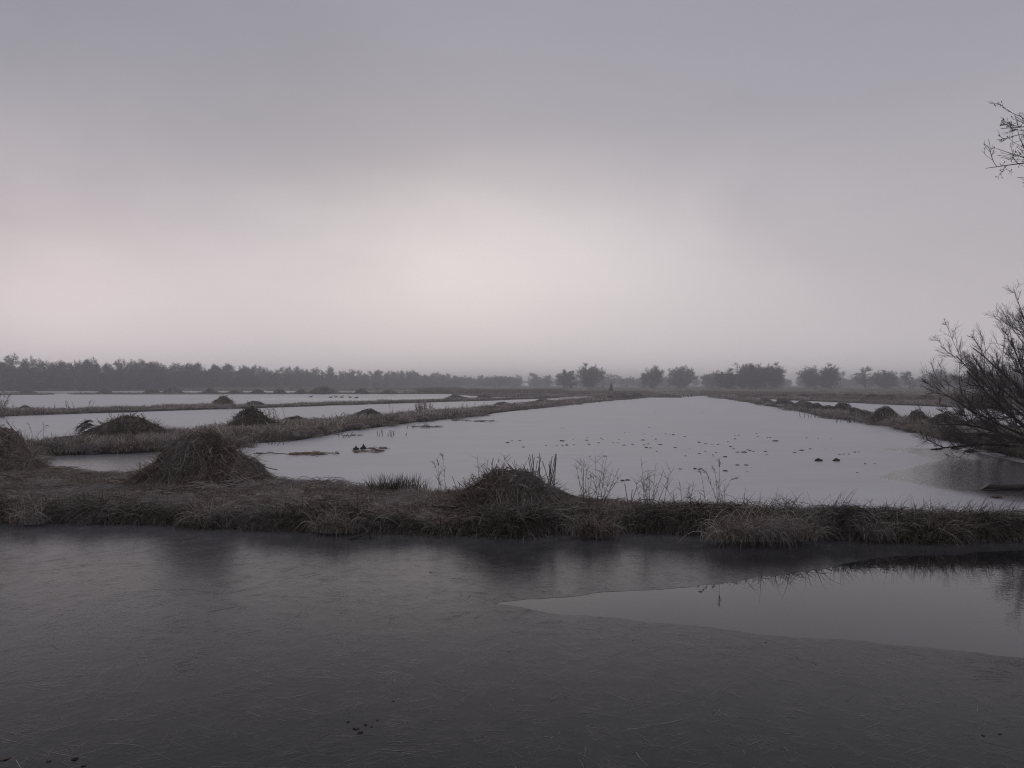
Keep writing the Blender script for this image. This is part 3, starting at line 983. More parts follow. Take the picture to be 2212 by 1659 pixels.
for k_, (px, D, rx, h, lab) in enumerate(far_specs):
    p = gd(px, D)
    gz = float(ground_h(p[None, :2])[0])
    t = thing('reed_heap', lab, 'reed heap', (p[0], p[1], max(gz, 0.02) - .03), rr.uniform(-.5, .5) + (math.pi if rr.random() < .5 else 0), 'heaps of cut reed on the banks', (rx, rx, h))
    a, b = lod_me[k_ % 4]
    obj('packed_core', a, None, t)
    obj('loose_stalks', b, None, t)['kind'] = 'stuff'


# ------------------------------------------------------------------ reeds, stubs and tussocks that stand out one by one
def reed_clump(px, D, n, h, spread, seed, label, style='plume', z=None, lean=.14, group='standing reed clumps'):
    r = np.random.default_rng(seed)
    p = gd(px, D)
    gz = float(ground_h(p[None, :2])[0]) if z is None else z
    t = thing('reed_clump', label, 'reeds', (p[0], p[1], gz - .02), 0, group)
    h = h * 1.2 if D < 16 and style != 'stub' else h
    wd = .006 if D < 20 else D * .00036
    for k_ in range(n):
        a, q = r.random() * 6.28, r.random() ** .5 * spread
        root = np.array([[q * math.cos(a), q * math.sin(a) * .5, 0]])
        L = h * (.55 + .5 * r.random())
        ln = r.normal(0, lean)
        ln2 = r.normal(0, lean)
        if style == 'arch':
            ln = .5 + .35 * r.random()
        P = curves(root, np.array([[ln, ln2, 1.0]]), np.array([L]), 7, .25 if style != 'arch' else 1.9, .03, r)
        if style == 'stub':
            P = curves(root, np.array([[ln * 2, ln2, 1.0]]), np.array([L * .7]), 3, 0, .01, r)
        st = build('stem', [tubes(P, wd * (.9 if style == 'stub' else .6), wd * (.8 if style == 'stub' else .3), .2 + .6 * r.random(), 4)], M_STALK, t)
        if style == 'stub':
            continue
        # leaves along the stem
        m = 5 if style == 'plume' else 8
        ti = 2 + (r.random(m) * 5).astype(int)
        b = r.random(m) * 6.28
        d = np.stack([np.cos(b), np.sin(b) * .4, .7 + .8 * r.random(m)], 1)
        lv = ribbons(curves(P[0, ti], d, L * (.14 + .22 * r.random(m)), 4, 1.5 * r.random(m), .1, r), wd * 1.1, .3 + .6 * r.random(m), .1, r)
        if D < 16:
            q = 10
            for i_ in range(m):
                build('leaf', [(lv[0][i_ * q:i_ * q + q], lv[1][:4], lv[2][i_ * q:i_ * q + q])], M_REED, st)
        else:
            build('foliage', [lv], M_REED, st)['kind'] = 'stuff'
        if style != 'leafy' and r.random() < .75:
            build('plume', [plume(P[0, -1], P[0, -1] - P[0, -2], L * .24, r, 24)], M_REED, st)


reed_clump(952, 13.8, 4, .62, .12, 201, 'two tall dry reeds with dark heads behind the near bank turf')
reed_clump(1008, 13.4, 8, .62, .25, 202, 'slanting broken cut stalks at the foot of the low stubby heap', 'stub', lean=.4)
reed_clump(1060, 13.2, 10, .42, .20, 203, 'arching dry leaves leaning onto the low stubby heap', 'leafy', lean=.3, z=.50)
reed_clump(1158, 12.9, 8, .46, .07, 204, 'bundle of thick cut stubs standing on the low heap shoulder', 'stub', z=.68, lean=.06)
reed_clump(1192, 13.0, 9, .74, .08, 205, 'taller thin stubs with one long stalk at the edge of the low heap', 'stub', z=.50, lean=.07)
reed_clump(1280, 12.7, 16, .62, .24, 206, 'fine feathery dry clump next to the low stubby heap', 'leafy', lean=.22)
reed_clump(1362, 12.5, 4, .62, .06, 207, 'dark stub pair standing alone on the narrow turf', 'stub', lean=.12)
reed_clump(1410, 12.5, 12, .66, .16, 208, 'slender frosted reeds with bent tops on the narrow turf', 'leafy', lean=.2)
reed_clump(1482, 12.35, 7, .42, .2, 209, 'small thin reeds beside withered clods on the narrow turf', 'leafy', lean=.3)
reed_clump(1548, 12.25, 8, .52, .2, 210, 'leafy reeds bowing to the water behind the narrow turf', 'plume', lean=.25)
reed_clump(1590, 12.2, 5, .48, .12, 211, 'thin reeds with pointed leaves bowing the same way', 'arch')
reed_clump(1655, 12.0, 10, .62, .15, 212, 'long reeds arched flat over the narrow turf with hanging heads', 'arch')
reed_clump(1874, 11.8, 5, .30, .15, 213, 'few short bent stalks on the thin end of the near bank', 'stub', lean=.5)
reed_clump(2048, 11.85, 1, .52, .01, 214, 'single straight thin stake of reed before the dark ice', 'stub', lean=.01)
reed_clump(2000, 11.7, 9, .28, .3, 215, 'scrubby dead weeds on the thick clump before the dark ice', 'leafy', lean=.5)
reed_clump(1925, 11.75, 3, .34, .15, 216, 'two crossed stalks leaning over turf near the single stake', 'stub', lean=.6)
reed_clump(690, 15.0, 6, .42, .3, 217, 'arched bramble like reed between the tall heap and the sedge', 'arch')
reed_clump(790, 14.8, 10, .26, .5, 218, 'short dark stubble at the back edge of the near bank', 'stub', lean=.2)
reed_clump(1230, 12.9, 8, .26, .3, 219, 'dead curled leaves between the low heap and feathery clump', 'leafy', lean=.5)
reed_clump(300, 27.5, 5, .7, .6, 220, 'thin pale stems in front of the second pond beside the broad heap', 'leafy')
reed_clump(120, 26.5, 6, .55, .8, 221, 'sparse reeds on the muddy shore at the narrow channel', 'plume', lean=.3)
reed_clump(600, 39, 12, .8, .7, 222, 'dense dark reeds at the bushy heap on the dike', 'plume')
reed_clump(665, 44, 10, .8, .9, 223, 'nodding reed heads on the dike before the second pond', 'plume', lean=.25)
reed_clump(728, 47, 14, .95, .8, 224, 'tall tangle of reed plumes on the dike before the second pond', 'plume', lean=.25)
reed_clump(768, 50, 12, .8, 1.0, 225, 'plumes all blown one way on the dike beside the rounded hump', 'arch')
reed_clump(860, 58, 6, 1.0, 1.0, 226, 'few upright reeds between the rounded hump and the pale clump', 'plume')
reed_clump(916, 66, 46, 1.45, .75, 227, 'tall pale feathery reed clump standing alone on the reedy dike', 'leafy', lean=.12)
reed_clump(985, 74, 9, .9, 1.6, 228, 'thin scattered reeds behind the pale feathery clump', 'plume')
reed_clump(1035, 78, 8, .9, 1.4, 229, 'thin scattered reeds before the small black hump', 'plume')
reed_clump(1120, 92, 6, .8, 1.4, 230, 'short reeds on the narrow far part of the reedy dike', 'leafy')
reed_clump(170, 62, 7, .8, 1.8, 231, 'low scraggly reeds on the thin strip near its flat mat', 'leafy', lean=.4)
reed_clump(-4, 53, 44, 1.75, .5, 232, 'thick drooping reed tuft at the flat mat of the thin strip', 'plume', lean=.24)
reed_clump(850, 34.0, 10, .42, .7, 233, 'dark stubble standing in the ice at the foot of the reedy dike', 'stub', z=-.02, lean=.12)
reed_clump(905, 40.0, 8, .4, .7, 234, 'second patch of stubble in the ice by the reedy dike', 'stub', z=-.02, lean=.12)
reed_clump(745, 33.0, 6, .45, .4, 235, 'short stubble beside the brown straw rafts', 'stub', z=-.02, lean=.15)
reed_clump(590, 29.0, 6, .35, .5, 236, 'few dark stubs in the ice behind the tall steep heap', 'stub', z=-.02, lean=.2)
reed_clump(1755, 53, 8, .5, .8, 237, 'stubble in the ice along the willow dike', 'stub', z=-.02, lean=.1)
reed_clump(1840, 46, 12, .5, .9, 238, 'thicker stubble at the turn of the willow dike', 'stub', z=-.02, lean=.1)
reed_clump(1990, 39, 6, .8, .5, 239, 'thin twiggy weeds on the heap next to the willow', 'leafy', lean=.35)


def tussock(px, D, n, lmin, lmax, seed, label, mat=None, droop=2.4, rad=.2, bias=(0, -.7, .25), tint=(0, .8), z=None, width=.009):
    r = np.random.default_rng(seed)
    p = gd(px, D)
    gz = float(ground_h(p[None, :2])[0]) if z is None else z
    q = np.sqrt(r.random(n)) * rad
    a = r.random(n) * 6.28
    roots = np.stack([q * np.cos(a) * 1.6, q * np.sin(a) * .6, np.zeros(n)], 1)
    d = np.stack([r.normal(0, .38, n), r.normal(0, .25, n), .6 + .5 * r.random(n)], 1) + np.array(bias)
    L = lmin + (lmax - lmin) * r.random(n)
    P = curves(roots, d, L, 7, droop * (.6 + .8 * r.random(n)), .05, r)
    o = build('sedge_tussock', [ribbons(P, width * (.6 + .8 * r.random(n)), tint[0] + (tint[1] - tint[0]) * r.random(n) ** 1.6, .1, r)], mat or M_SEDGE, None, (p[0], p[1], gz))
    return tag(o, label, 'sedge', 'sedge tussocks along the near bank')


HT = (0, .97)
hang = 'dark green sedge hanging over the canal below the low stubby heap'
for k_, px in enumerate((905, 945, 985, 1025, 1062, 1100, 1138, 1172, 1205, 1236)):
    tussock(px, 11.55 + .12 * (k_ % 3), 460, .35, .85, 400 + k_, hang, tint=HT)
for k_, px in enumerate((1585, 1612, 1640, 1668, 1692)):
    tussock(px, 11.02 + .13 * (k_ % 2), 300, .25, .62, 420 + k_, 'ragged pale reed tussock jutting into the canal from the narrow turf', M_GRASS, tint=(0, .95), z=.06, bias=(0, -.35, .35), rad=.26)
for k_, px in enumerate((130, 190, 300, 390, 480, 560, 640, 700, 760, 830)):
    tussock(px, 12.7 - .04 * k_, 220, .22, .55, 430 + k_, 'brown hanging grass tussock on the front edge below the tall steep heap', M_GRASS, tint=(0, .85))
for k_, px in enumerate((20, 70, 240, 440)):
    tussock(px, 12.75, 200, .2, .5, 445 + k_, 'dark hollow tussock at the water edge where the bank is widest', M_SEDGE)
for k_, px in enumerate((1290, 1340, 1400, 1460, 1520, 1740, 1790, 1840, 1890)):
    tussock(px, 11.78 - .012 * k_, 220, .2, .5, 450 + k_, 'short dark sedge tussock along the narrow middle turf', M_SEDGE, tint=(0, .9))
for k_, px in enumerate((1950, 1985, 2020, 2050, 2100, 2150, 2200)):
    tussock(px, 11.62, 260, .22, .52, 470 + k_, 'brown bushy tussock heaped on the thin end of the near bank', M_GRASS, droop=1.6, tint=(0, .75))
for k_, px in enumerate((830, 860, 888)):
    tussock(px, 14.5, 170, .2, .42, 480 + k_, 'upright spiky green sedge at the back edge of the near bank', M_SEDGE, droop=.5, bias=(0, 0, .6), tint=(.2, .95), width=.012)
for k_, (px, D) in enumerate([(440, 12.35), (468, 12.45), (735, 11.75), (715, 11.8), (1292, 11.45), (1275, 11.5), (1905, 11.25), (2028, 11.2), (2052, 11.25), (60, 12.5)]):
    tussock(px, D, 200, .2, .55, 490 + k_, 'loose grass tuft standing off the bank with its feet in the canal ice', M_GRASS, tint=(0, .9), z=.03, bias=(0, -.2, .45), rad=.16)
# long pale stalks that hang to the ice
lr = np.random.default_rng(500)
for k_, (px, D, L, a) in enumerate([(1075, 11.5, .85, .6), (1120, 11.45, .75, -.7), (985, 11.5, .6, .5), (1275, 11.6, .65, .1), (1300, 11.6, .6, .4), (445, 12.6, .5, -.5), (480, 12.6, .45, .3),
                                    (1215, 11.5, .8, .3), (1640, 11.4, .6, -.6), (1780, 11.4, .45, .9), (2005, 11.4, .4, -.3), (830, 12.0, .9, -1.2), (630, 12.2, .5, .2)]):
    p = gd(px, D)
    gz = .36
    P = curves(np.array([[0, .35, 0.02]]), np.array([[a, -.75, .30 + .2 * lr.random()]]), np.array([L * (.7 + .4 * lr.random())]), 9, 1.5 + lr.random(), .03, lr)
    t = thing('bent_reed', 'single pale reed bent over the edge of the near bank towards the ice', 'reed', (p[0], p[1], gz), 0, 'bent reeds on the front edge')
    s_ = build('stem', [tubes(P, .0042, .0022, .55, 4)], M_REED, t)
    build('plume', [plume(P[0, -2], P[0, -1] - P[0, -3] + np.array([0, 0, .02]), .13, lr, 20, (.2, .8))], M_REED, s_)


# ------------------------------------------------------------------ trees
def tree_polys(stems, r, levels):
    """stems: (roots, dirs, lens, rad); levels: (n, t0, t1, angle, length factor, up, wobble, K)"""
    roots, dirs, lens, rad, up, wob = stems
    out = []
    P = curves(roots, dirs, lens, 9, up, wob, r)
    out.append((P, rad, rad * .28))
    prad = rad
    for (n, t0, t1, ang, lf, up, wob, K, rf) in levels:
        ro, di, L, par, t = spawn(P, lens, n, t0, t1, ang, lf, r)
        r0 = prad[par] * (1 - .72 * t) * rf
        P = curves(ro, di, L, K, up, wob, r)
        out.append((P, r0, r0 * .35))
        prad, lens = r0, L
    return out


def far_tree(seed, h, cw, nst, dens, low, tw=.028):
    """winter tree for the middle distance: one trunk mesh, one crown mesh of many thin twigs"""
    r = np.random.default_rng(seed)
    st_roots = np.zeros((nst, 3))
    st_roots[:, :2] = r.normal(0, .12 * nst ** .5, (nst, 2))
    ang = r.random(nst) * 6.28
    ln = (.10 if nst == 1 else .32) * r.random(nst) * (cw / h) * 3
    d = np.stack([np.cos(ang) * ln, np.sin(ang) * ln, np.ones(nst)], 1)
    lens = h * (.72 + .25 * r.random(nst))
    pol = tree_polys((st_roots, d, lens, h * .013 * (.7 + .6 * r.random(nst)), -.2, .06), r,
                     [(int(dens * 1.0), low, .97, 52, cw / h * .92, -.55, .10, 6, .55), (9, .12, 1.0, 45, .50, -.35, .12, 4, .5)])
    trunk = [tubes(p, a, b, .3, 5) for p, a, b in pol[:1]] + [tubes(pol[1][0], pol[1][1], pol[1][2], .3, 3)]
    P, L1 = pol[2][0], np.linalg.norm(pol[2][0][:, -1] - pol[2][0][:, 0], axis=1)
    crown = [ribbons(P, tw * 1.3, .3 + .4 * r.random(len(P)), .5, r)]
    ro, di, L, par, t = spawn(P, np.maximum(L1, .6), 11, .05, 1.0, 42, .80, r)
    crown.append(ribbons(curves(ro, di, L, 2, -.2, .1, r), tw, .2 + .8 * r.random(len(ro)), .4, r))
    Vt, Ft, Tt = join(trunk)
    Vc, Fc, Tc = join(crown)
    a = mesh_np('trunk', Vt, Ft, {'tint': Tt})
    a.materials.append(M_FARTWIG)
    b = mesh_np('crown', Vc, Fc, {'tint': Tc})
    b.materials.append(M_FARTWIG)
    return a, b


ALDER = [far_tree(600 + k_, 10, 3.9, 1, 38, .05, .042) for k_ in range(4)]       # upright
ROUND = [far_tree(620 + k_, 7, 5.2, 5, 20, .02, .050) for k_ in range(3)]        # broad, dense
SHRUB = [far_tree(640 + k_, 4, 2.6, 6, 10, .03, .055) for k_ in range(3)]


def plant(meshes, px, D, s, label, group, rot, name='bare_tree', cat='tree', sx=1.0):
    p = gd(px, D)
    gz = max(0.1, float(ground_h(p[None, :2])[0]))
    t = thing(name, label, cat, (p[0], p[1], gz - .05), rot, group, (s * sx, s * sx, s))
    obj('trunk', meshes[0], None, t)
    obj('crown', meshes[1], None, t)
    return t


tr = random.Random(11)
# dark wood on the left, going away to the right
for row_, (d0, n, sc) in enumerate(((0, 46, .93), (8, 46, .99), (17, 46, 1.04), (28, 44, 1.08), (42, 40, 1.12))):
    for k_ in range(n):
        f = (k_ + tr.uniform(-.35, .35)) / (n - 1)
        px = -130 + 1090 * f
        D = 246 + 60 * max(0, f - .1) + 330 * max(0, f - .45) ** 1.25 + d0 * 1.3 + tr.uniform(-3, 3)
        hgt = .86 * sc * tr.uniform(.88, 1.0) * (1.0 + (.10 if tr.random() < .12 else 0)) * (1.0 - .12 * max(0, f - .42))
        plant(tr.choice(ALDER), px, D, hgt, 'bare grey tree in the dense wood beyond the duck ponds', 'trees of the dark wood', tr.uniform(0, 6.28), sx=tr.uniform(1.0, 1.35))
for k_ in range(52):
    f = (k_ + tr.uniform(-.3, .3)) / 51
    plant(tr.choice(SHRUB), -130 + 1090 * f, 240 + 60 * max(0, f - .1) + 330 * max(0, f - .45) ** 1.25 + tr.uniform(-4, 2), tr.uniform(.8, 1.25), 'low bare shrub at the foot of the dark wood', 'undergrowth of the dark wood', tr.uniform(0, 6.28), 'bare_shrub', 'shrub', 1.3)
# fading wood behind the middle and the right
for row_, (d0, n) in enumerate(((0, 50), (30, 46), (70, 44))):
    for k_ in range(n):
        f = (k_ + tr.uniform(-.4, .4)) / (n - 1)
        px = 850 + 1480 * f
        D = 450 + 110 * math.sin(f * 3.1) + d0 + tr.uniform(-12, 12)
        plant(tr.choice(ALDER + ROUND), px, D, tr.uniform(.66, .86), 'faint tree in the hazy tree line beyond the middle ponds', 'trees of the hazy tree line', tr.uniform(0, 6.28), sx=tr.uniform(1.4, 2.0))
# trees that stand out
for (kind, px, D, s, sx_, lab) in [
        (ROUND[0], 1279, 330, 1.02, 1.0, 'round bushy tree standing alone behind the tip of the reedy dike'),
        (SHRUB[0], 1222, 350, 1.35, 1.1, 'small faint shrub beside the lone round tree'),
        (ROUND[1], 1408, 330, .93, .82, 'compact bushy tree with an uneven top behind the pond end'),
        (ROUND[2], 1468, 350, 1.07, .88, 'tall oval tree next to the compact bushy tree'),
        (ROUND[0], 1540, 380, .82, 1.0, 'pale low tree in the gap before the broad grove'),
        (ROUND[1], 1603, 300, .97, .88, 'tree of the broad grove next to its low shrub'),
        (ROUND[2], 1635, 292, 1.02, .9, 'middle tree of the broad grove behind the reeds'),
        (ROUND[0], 1668, 300, .97, .9, 'tree of the broad grove on the side of the pale pair'),
        (SHRUB[1], 1575, 285, 1.2, 1.2, 'low shrub at the edge of the broad grove'),
        (ROUND[1], 1762, 330, .92, 1.0, 'tree of the pale pair nearer the broad grove'),
        (ROUND[0], 1796, 322, .98, .95, 'tree of the pale pair nearer the narrow spiky tree'),
        (ALDER[0], 1870, 345, .74, 1.5, 'narrow spiky tree behind the pond of the willow dike'),
        (ROUND[2], 1916, 330, .84, .95, 'broad tree with a stepped top behind the pond of the willow dike'),
        (ALDER[2], 1966, 345, .72, 1.5, 'last tree seen before the willow hides the shore'),
        (ROUND[1], 2040, 340, .84, 1.1, 'grey tree seen through the tips of the willow'),
        (ROUND[0], 2120, 330, .86, 1.1, 'grey tree seen through the middle of the willow'),
        (ROUND[2], 2190, 325, .88, 1.1, 'grey tree seen behind the thick willow boughs'),
        (ALDER[1], 28, 252, .98, 1.1, 'taller tree with an open crown beside the tallest top of the dark wood'),
        (ALDER[3], -4, 252, 1.10, 1.0, 'tallest tree of the dark wood with a high feathery top'),
        (ALDER[2], 328, 268, 1.02, 1.0, 'tree with a tufted top rising over the middle of the dark wood')]:
    plant(kind, px, D, s * (1.14 if px > 900 else 1.0), lab, None, tr.uniform(0, 6.28), sx=sx_ * (1.2 if px > 900 else 1.0))
# little fir
fr = np.random.default_rng(640)
p = gd(1320, 205)
t = thing('small_fir', 'tiny dark conifer standing alone beside the lone round tree', 'conifer', (p[0], p[1], float(ground_h(p[None, :2])[0])))
build('trunk', [tubes(curves(np.zeros((1, 3)), np.array([[0, 0, 1.0]]), np.array([2.3]), 4), .06, .01, .2, 5)], M_BARK, t)
n = 420
zz = .25 + 2.0 * fr.random(n)
aa = fr.random(n) * 6.28
d = np.stack([np.cos(aa), np.sin(aa), np.full(n, -.15)], 1)
build('needles', [ribbons(curves(np.stack([0 * zz, 0 * zz, zz], 1), d, .80 * (2.35 - zz) / 2.1 * (.6 + .5 * fr.random(n)), 2, .2, .1, fr), .10, fr.random(n), .5, fr)], M_FIR, t)

# willow leaning over the ice on the willow dike
wr = np.random.default_rng(71)
p = gd(2312, 24.5)
wz = float(ground_h(p[None, :2])[0])
t = thing('willow', 'bare spreading willow leaning over the dark ice', 'tree', (p[0], p[1], wz - .1))
sdirs, slens, srad = [], [], []
for k_ in range(24):
    th_ = R(3 + 150 * (k_ + .5) / 24)
    sdirs.append((-math.cos(th_), wr.normal(0, .38), math.sin(th_)))
    slens.append((3.45 + .55 * math.sin(th_)) * wr.uniform(.88, 1.06))
    srad.append(.066 * wr.uniform(.45, 1.0))
ns = len(sdirs)
sroots = np.column_stack([wr.normal(0, .16, ns), wr.normal(0, .16, ns), np.full(ns, .05)])
sroots[:, 0] += np.array(sdirs)[:, 0] * .25
upv = np.array([-.10 if dd[2] > .35 else .12 for dd in sdirs])
pol = tree_polys((sroots, np.array(sdirs), np.array(slens), np.array(srad), upv, .055), wr,
                 [(11, .20, .98, 35, .44, -.34, .09, 7, .50), (11, .10, 1.0, 34, .46, -.45, .10, 5, .5), (9, .1, 1.0, 32, .62, -.50, .10, 3, .55)])
for k_ in range(ns):
    P0, a0, b0 = pol[0]
    build('bough', [tubes(P0[k_:k_ + 1], a0[k_:k_ + 1], b0[k_:k_ + 1], .25, 8)], M_BARK, t, smooth=True)
P1, a1, b1 = pol[1]
P2, a2, b2 = pol[2]
P3, a3, b3 = pol[3]
o = build('branches', [tubes(P1, np.maximum(a1, .009), np.maximum(b1, .004), .3, 5), tubes(P2, np.maximum(a2, .0048), np.maximum(b2, .0028), .4, 4)], M_BARK, t)
o['kind'] = 'stuff'
o = build('twigs', [tubes(P3, np.maximum(a3, .0030), .0018, .2 + .7 * wr.random(len(P3)), 3)], M_TWIG, t)
o['kind'] = 'stuff'

# tall alder whose twig tips reach into the picture at the top right
ar = np.random.default_rng(83)
p = gd(2562, 17.0)
az_ = float(ground_h(p[None, :2])[0])
t = thing('tall_alder', 'tall bare alder beside the willow, its twig tips against the sky', 'tree', (p[0], p[1], max(az_, .1) - .1))
trunkP = curves(np.zeros((1, 3)), np.array([[-.03, 0, 1.0]]), np.array([11.5]), 12, 0, .02, ar)
build('trunk', [tubes(trunkP, .17, .03, .3, 10)], M_BARK, t, smooth=True)
n = 46
tt = .28 + .70 * ar.random(n)
zi = tt * 12
i = np.minimum(zi.astype(int), 11)
roots = trunkP[0, i] + (trunkP[0, i + 1] - trunkP[0, i]) * (zi - i)[:, None]
ang = ar.random(n) * 6.28
ang = np.where(np.cos(ang) < -.35, math.pi - ang, ang)
ang[:5] = math.pi + np.array([.05, -.12, .1, -.05, .2])
roots[:5] = [trunkP[0, 6] * [1, 1, 0] + [0, 0, z_] for z_ in (6.55, 6.05, 5.6, 5.25, 4.5)]
d = np.stack([np.cos(ang), np.sin(ang), .35 + .2 * ar.random(n)], 1)
L = (3.55 - 1.9 * (tt - .28)) * (.8 + .3 * ar.random(n))
# the lowest boughs over the water were shed
L = L * np.where(roots[:, 2] < 4.2, .55, .85)
L[:5] = (3.3, 3.5, 3.45, 3.15, 2.75)
pol = tree_polys((roots, d, L, .035 * L / 3.2, .55, .06), ar, [(9, .25, .98, 42, .34, -.3, .12, 5, .6), (6, .1, 1.0, 42, .42, -.5, .16, 4, .6), (3, .2, 1.0, 45, .5, -.6, .18, 3, .7)])
build('branches', [tubes(pol[0][0], np.maximum(pol[0][1], .010), .005, .3, 5), tubes(pol[1][0], np.maximum(pol[1][1], .006), .004, .3, 4)], M_BARK, t)['kind'] = 'stuff'
tips = pol[3][0][:, -1]
sel = tips[ar.random(len(tips)) < .3]
buds = tubes(curves(sel, np.tile([0, 0, -1.0], (len(sel), 1)), np.full(len(sel), .03), 2), .009, .006, .2, 4)
build('twigs', [tubes(pol[2][0], .0045, .0032, .3, 3), tubes(pol[3][0], .0038, .0028, .3, 3), buds], M_TWIG, t)['kind'] = 'stuff'

# ------------------------------------------------------------------ things frozen into the ice


def crumpled(seed, n=9, apex=.22):
    r = np.random.default_rng(seed)
    a = np.linspace(0, 2 * math.pi, n, endpoint=False)
    q = .5 * (.7 + .5 * r.random(n))
    z = .02 + .26 * r.random(n) ** 2
    inner = np.stack([.5 * q * np.cos(a), .5 * q * np.sin(a), .10 + .25 * r.random(n)], 1)
    out_ = np.stack([q * np.cos(a), q * np.sin(a), z], 1)
    low = np.stack([q * .9 * np.cos(a), q * .9 * np.sin(a), np.full(n, -.02)], 1)
    V = np.concatenate([low, out_, inner, [[.08, 0, apex]]])
    Fq, Ft = [], []
    for k in range(n):
        j = (k + 1) % n
        Fq += [[k, j, n + j, n + k], [n + k, n + j, 2 * n + j, 2 * n + k]]
        Ft.append([2 * n + k, 2 * n + j, 3 * n])
    return mesh_np('withered_leaf', V, [np.array(Fq), np.array(Ft)], {'tint': r.random(len(V))})


leaf_me = [crumpled(700 + k_) for k_ in range(6)]
peak_me = [crumpled(720 + k_, 11, .42) for k_ in range(3)]
for m_ in leaf_me + peak_me:
    m_.materials.append(M_LEAF)
dr = random.Random(31)
A3 = [(1133, 716, 1.2), (945, 756, 1), (978, 753, .8), (1100, 767, 1), (1155, 783, .8), (1267, 766, 1.5), (1295, 768, .8), (1325, 772, 1.6), (1413, 786, 1.4), (648, 796, .7), (755, 800, .9), (770, 810, .7), (533, 812, .8),
      (640, 816, 1.6), (898, 811, 1), (1085, 815, 1.8), (1186, 807, 1), (450, 822, 1.8), (738, 836, 1.3), (885, 836, 1), (850, 834, .7), (660, 848, 1.5), (485, 855, 1.2), (452, 857, 1), (405, 860, .8), (540, 850, .8),
      (935, 855, 1.6), (1005, 848, 1.2), (1095, 852, 1), (1125, 845, 1.1), (1222, 850, 2.0), (1110, 873, 1.3), (1145, 876, 1.2), (1340, 873, 1.5), (1455, 884, .7), (1527, 832, 1.5), (1580, 844, 1.4), (1630, 848, .8),
      (1676, 848, 1.1), (1755, 827, .9), (1775, 867, 1.2), (1800, 882, 1.1), (1810, 806, 1.2), (1840, 780, .9), (1810, 780, .8), (1980, 765, 1.2), (1990, 785, 1), (2065, 797, 1), (2085, 795, 1.2), (2127, 822, 2.4),
      (1830, 910, 1.4), (1880, 911, 1.8), (1930, 898, 1.6), (1955, 906, .9), (1910, 888, 1), (2050, 905, 1.1), (2060, 930, 1.1), (1635, 930, .8), (1530, 922, 1.2), (1575, 905, .8), (1660, 912, .8), (1735, 947, 1.4),
      (785, 941, 1.6), (735, 941, .8), (668, 942, .6), (143, 870, 1.2), (320, 857, .8), (20, 835, 1.6), (115, 817, 1.5), (55, 820, 1), (440, 720, .8), (458, 720, .7), (1830, 1012, 1.7), (1900, 1012, 1.3), (1905, 1062, .8),
      (1735, 1058, 1.4), (1495, 1042, 1), (1380, 1043, 1), (925, 1135, 1.4), (965, 1131, 1.2), (1180, 597, 1.0), (1630, 522, 1.0), (1550, 598, .8), (255, 950, .8), (1420, 940, .8), (1195, 903, .7), (1290, 1036, .7), (1640, 940, .7)]
A4 = [(460, 896, 1.8), (530, 884, 1.3), (500, 798, 1.1), (690, 802, .8), (405, 912, 1.3), (880, 910, 1.1), (910, 908, .8), (830, 925, .9), (790, 925, .9), (755, 927, 1), (590, 800, .8), (650, 885, .7), (960, 1002, .8), (1040, 1002, .7), (895, 1070, .7)]
LS = [((1800 + x * .45208) * .60636, (1200 + y * .45208) * .60636, s) for x, y, s in A3] + [((2648 + x * .45208) * .60636, (1200 + y * .45208) * .60636, s) for x, y, s in A4]
for k_, (px, py, s) in enumerate(LS):
    p = g(px, py)
    o = obj('withered_leaf', leaf_me[k_ % 6], None, None, (p[0], p[1], .002), dr.uniform(0, 6.28))
    w = .066 * s * dr.uniform(.85, 1.15)
    o.scale = (w * 1.25, w * 1.25, w * dr.uniform(.5, 1.1))
    tag(o, 'small dark withered water lily leaf frozen into the pale ice of the wide pond', 'leaf', 'lily leaves frozen into the wide pond')
for (px, py, s, lab) in [(1768, 996, .20, 'blunt brown clump of rotten lily leaves on the pale ice'), (1807, 996, .19, 'peaked brown clump of rotten lily leaves with a bent tip on the pale ice'),
                         (2153, 1075, .22, 'small dark clump on the ice near the cut pole'), (2023, 971, .30, 'flat brown sod on the dark ice at the willow twigs'),
                         (2066, 970, .34, 'long brown sod under the hanging willow twigs'), (2100, 976, .40, 'broad brown sod by the willow bank')]:
    p = g(px, py)
    o = obj('rotten_clump', peak_me[dr.randrange(3)], None, None, (p[0], p[1], .002), dr.uniform(0, 6.28))
    o.scale = (s, s, s * (1.0 if 'lily' in lab else .45))
    tag(o, lab, 'plant clump')


def raft(px0, px1, py, depth, n, seed, label):
    r = np.random.default_rng(seed)
    a, b = g(px0, py), g(px1, py)
    c = (a + b) / 2
    hw = abs(b[0] - a[0]) / 2
    x, y = (r.random(n) * 2 - 1) * hw, r.normal(0, depth, n)
    th = r.normal(0, .35, n)
    roots = np.stack([x, y, .01 + .05 * r.random(n)], 1)
    P = curves(roots, np.stack([np.cos(th), np.sin(th), r.normal(0, .03, n)], 1), hw * (.25 + .5 * r.random(n)), 3, .05, .05, r)
    P[..., 2] = np.maximum(P[..., 2], .008)
    o = build('straw_raft', [tubes(P, .010, .006, .2 + .8 * r.random(n), 4)], M_WETREED, None, (c[0], c[1], 0))
    tag(o, label, 'straw raft', 'rafts of brown straw in the ice')


